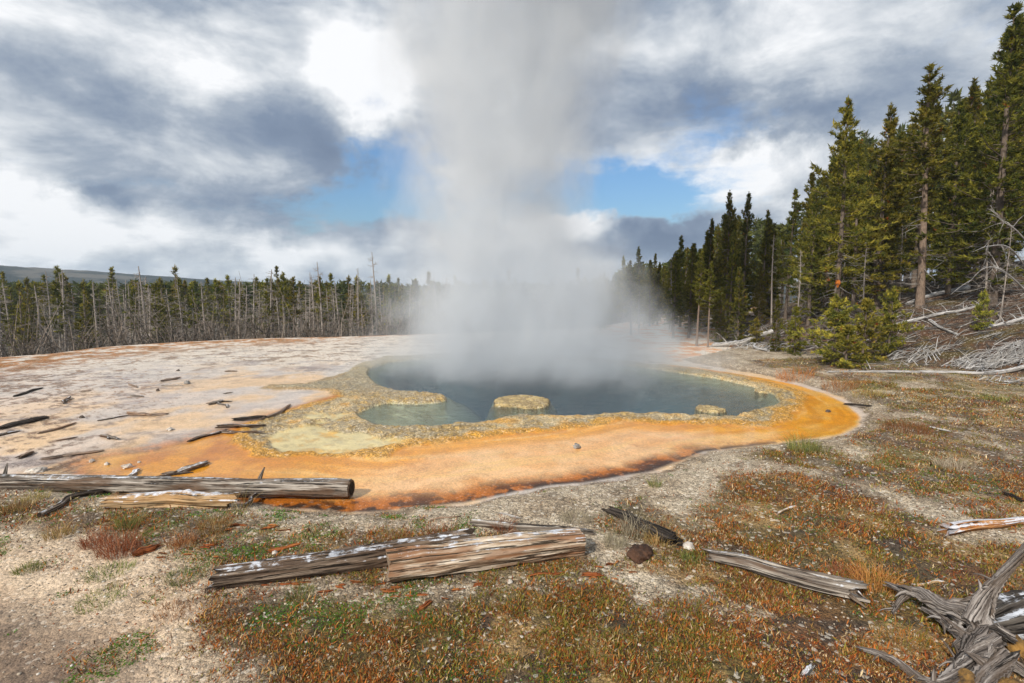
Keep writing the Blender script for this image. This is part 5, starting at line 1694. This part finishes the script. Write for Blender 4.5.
def tuft(px, py, w_, h_, n, pal, label, seed, name='grass_tuft', cat='grass tuft'):
    rng = np.random.RandomState(seed)
    c = at(px, py); k = depth(c) / F
    Rr = w_ * k / 2; Hh = h_ * k
    a = rng.rand(n) * 6.28; r = Rr * np.sqrt(rng.rand(n)) * 0.7
    b = np.stack([r * np.cos(a), r * np.sin(a), np.zeros(n)], 1)
    b[:, 2] = H(b[:, 0] + c.x, b[:, 1] + c.y) - c.z - 0.005
    L = Hh * rng.uniform(0.25, 1.1, n)
    out_ = np.stack([np.cos(a), np.sin(a)], 1) * rng.uniform(0.0, 0.9, n)[:, None] + rng.randn(n, 2) * 0.45
    mid = b + np.concatenate([out_ * 0.3, np.full((n, 1), 0.55)], 1) * L[:, None]
    tip = b + np.concatenate([out_ * 0.9, np.full((n, 1), 0.92)], 1) * L[:, None]
    az = rng.rand(n) * 6.28
    wv = np.stack([np.cos(az), np.sin(az), np.zeros(n)], 1) * (0.0010 + 0.0005 * (k / 0.01))
    V = np.stack([b - wv, b + wv, mid - wv, mid + wv, tip], 1).reshape(-1, 3)
    i = np.arange(n)[:, None] * 5
    T = np.concatenate([i + [[0, 1, 3]], i + [[0, 3, 2]], i + [[2, 3, 4]]])
    pal = np.array(pal); col = np.repeat(pal[rng.randint(0, len(pal), n)] * rng.uniform(.7, 1.3, (n, 1)), 5, 0)
    o = link(name, mesh_np(name, V, T, {'col': col}, False), TUFTM); o.location = c
    tag(o, label, cat)


TUFTM = foliage_mat('dry_grass', 0.25)


def build_tufts():
    dry = [(0.50, 0.38, 0.16), (0.36, 0.24, 0.09), (0.24, 0.20, 0.07)]; red = [(0.26, 0.10, 0.04), (0.18, 0.08, 0.04), (0.34, 0.17, 0.08)]
    grn = [(0.16, 0.20, 0.05), (0.30, 0.26, 0.10), (0.10, 0.14, 0.04)]; gry = [(0.42, 0.36, 0.26), (0.30, 0.25, 0.18)]
    T = [(15, 510, 40, 12, 260, dry, 'straw-coloured tuft under the long grey log at the frame edge'), (35, 500, 30, 10, 200, dry, 'low straw tuft pressed against the long grey log'),
         (60, 536, 34, 16, 220, dry, 'pale dry tuft between the bare sand and the dark branch'), (128, 528, 30, 18, 220, grn, 'olive tuft standing in front of the tan log'),
         (120, 552, 52, 26, 420, red, 'spiky reddish plant beside the orange-red bark slab'), (95, 545, 34, 18, 220, red, 'smaller reddish plant next to the spiky one'),
         (215, 530, 44, 18, 320, dry, 'mixed straw tuft between the tan log and the dark brown log'), (240, 512, 20, 26, 30, dry, 'thin upright straws in front of the long grey log'),
         (182, 545, 36, 14, 240, red, 'rust-brown plant behind the tip of the dark brown log'), (440, 540, 50, 16, 300, red, 'rust-brown plant behind the pale split log'),
         (505, 530, 30, 14, 200, red, 'reddish sprigs around the thin frosted log'), (635, 532, 40, 18, 380, gry, 'greyish-brown dead grass hugging the black rotten log'),
         (660, 540, 44, 16, 320, dry, 'tan dead grass beside the lower end of the black rotten log'), (615, 545, 36, 14, 240, gry, 'brown dead grass above the bark clod'),
         (802, 450, 38, 20, 260, grn, 'green bushy herb with seed stalks at the outflow edge'), (820, 452, 22, 12, 140, grn, 'smaller green herb beside the bushy one at the outflow edge'),
         (655, 486, 18, 10, 120, grn, 'small green plant on the gravel slope of the bank'), (955, 468, 44, 14, 320, gry, 'pale grey low shrub in the grass beyond the outflow'),
         (905, 430, 60, 14, 420, red, 'dark red-brown shrub patch beyond the outflow corner'), (840, 388, 46, 12, 320, red, 'orange-brown shrub at the runoff bend near the young pines'),
         (795, 378, 50, 12, 320, [(0.45, 0.2, 0.06), (0.36, 0.16, 0.05)], 'bright orange grass clump where the runoff meets the bushes'), (870, 395, 40, 10, 240, dry, 'straw clump between the runoff bend and the fallen silver tree'),
         (995, 400, 30, 8, 160, grn, 'green clump on the meadow below the white branch tangle'), (875, 585, 60, 20, 380, [(0.5, 0.25, 0.08), (0.4, 0.18, 0.06)], 'orange dry grass growing round the broken root ends'),
         (845, 575, 40, 12, 260, red, 'rusty sprigs behind the knotted log'), (690, 561, 26, 12, 150, grn, 'green clump beside the pale tan stone')]
    T += [(395, 542, 46, 10, 300, red, 'rusty herbs behind the middle of the dark brown log'), (300, 596, 40, 8, 260, grn, 'green sprigs under the dark brown log'),
          (575, 520, 44, 10, 260, gry, 'brown dead sprigs between the gravel and the thin frosted log'), (28, 570, 34, 8, 260, grn, 'green rosette patch at the frame edge on the sand'),
          (100, 600, 60, 7, 380, grn, 'long green rosette patch on the bare sand'), (175, 612, 50, 7, 300, red, 'reddish rosette patch on the bare sand'),
          (110, 573, 60, 8, 380, grn, 'green herbs in front of the spiky reddish plant'), (185, 578, 50, 8, 320, grn, 'green herbs near the tip of the dark brown log'),
          (760, 590, 60, 8, 380, red, 'rust-red clump below the splintered log'), (905, 640, 70, 10, 420, [(0.42, 0.17, 0.04), (0.2, 0.18, 0.04)], 'orange and olive grass between the stump roots')]
    for i, (px, py, w_, h_, n, pal, lab) in enumerate(T):
        tuft(px, py, w_, h_, n, pal, lab, 700 + i)


build_logs(); build_splinters(); build_brush(); build_driftwood(); build_stones(); build_stump(); build_chips(); build_tufts()
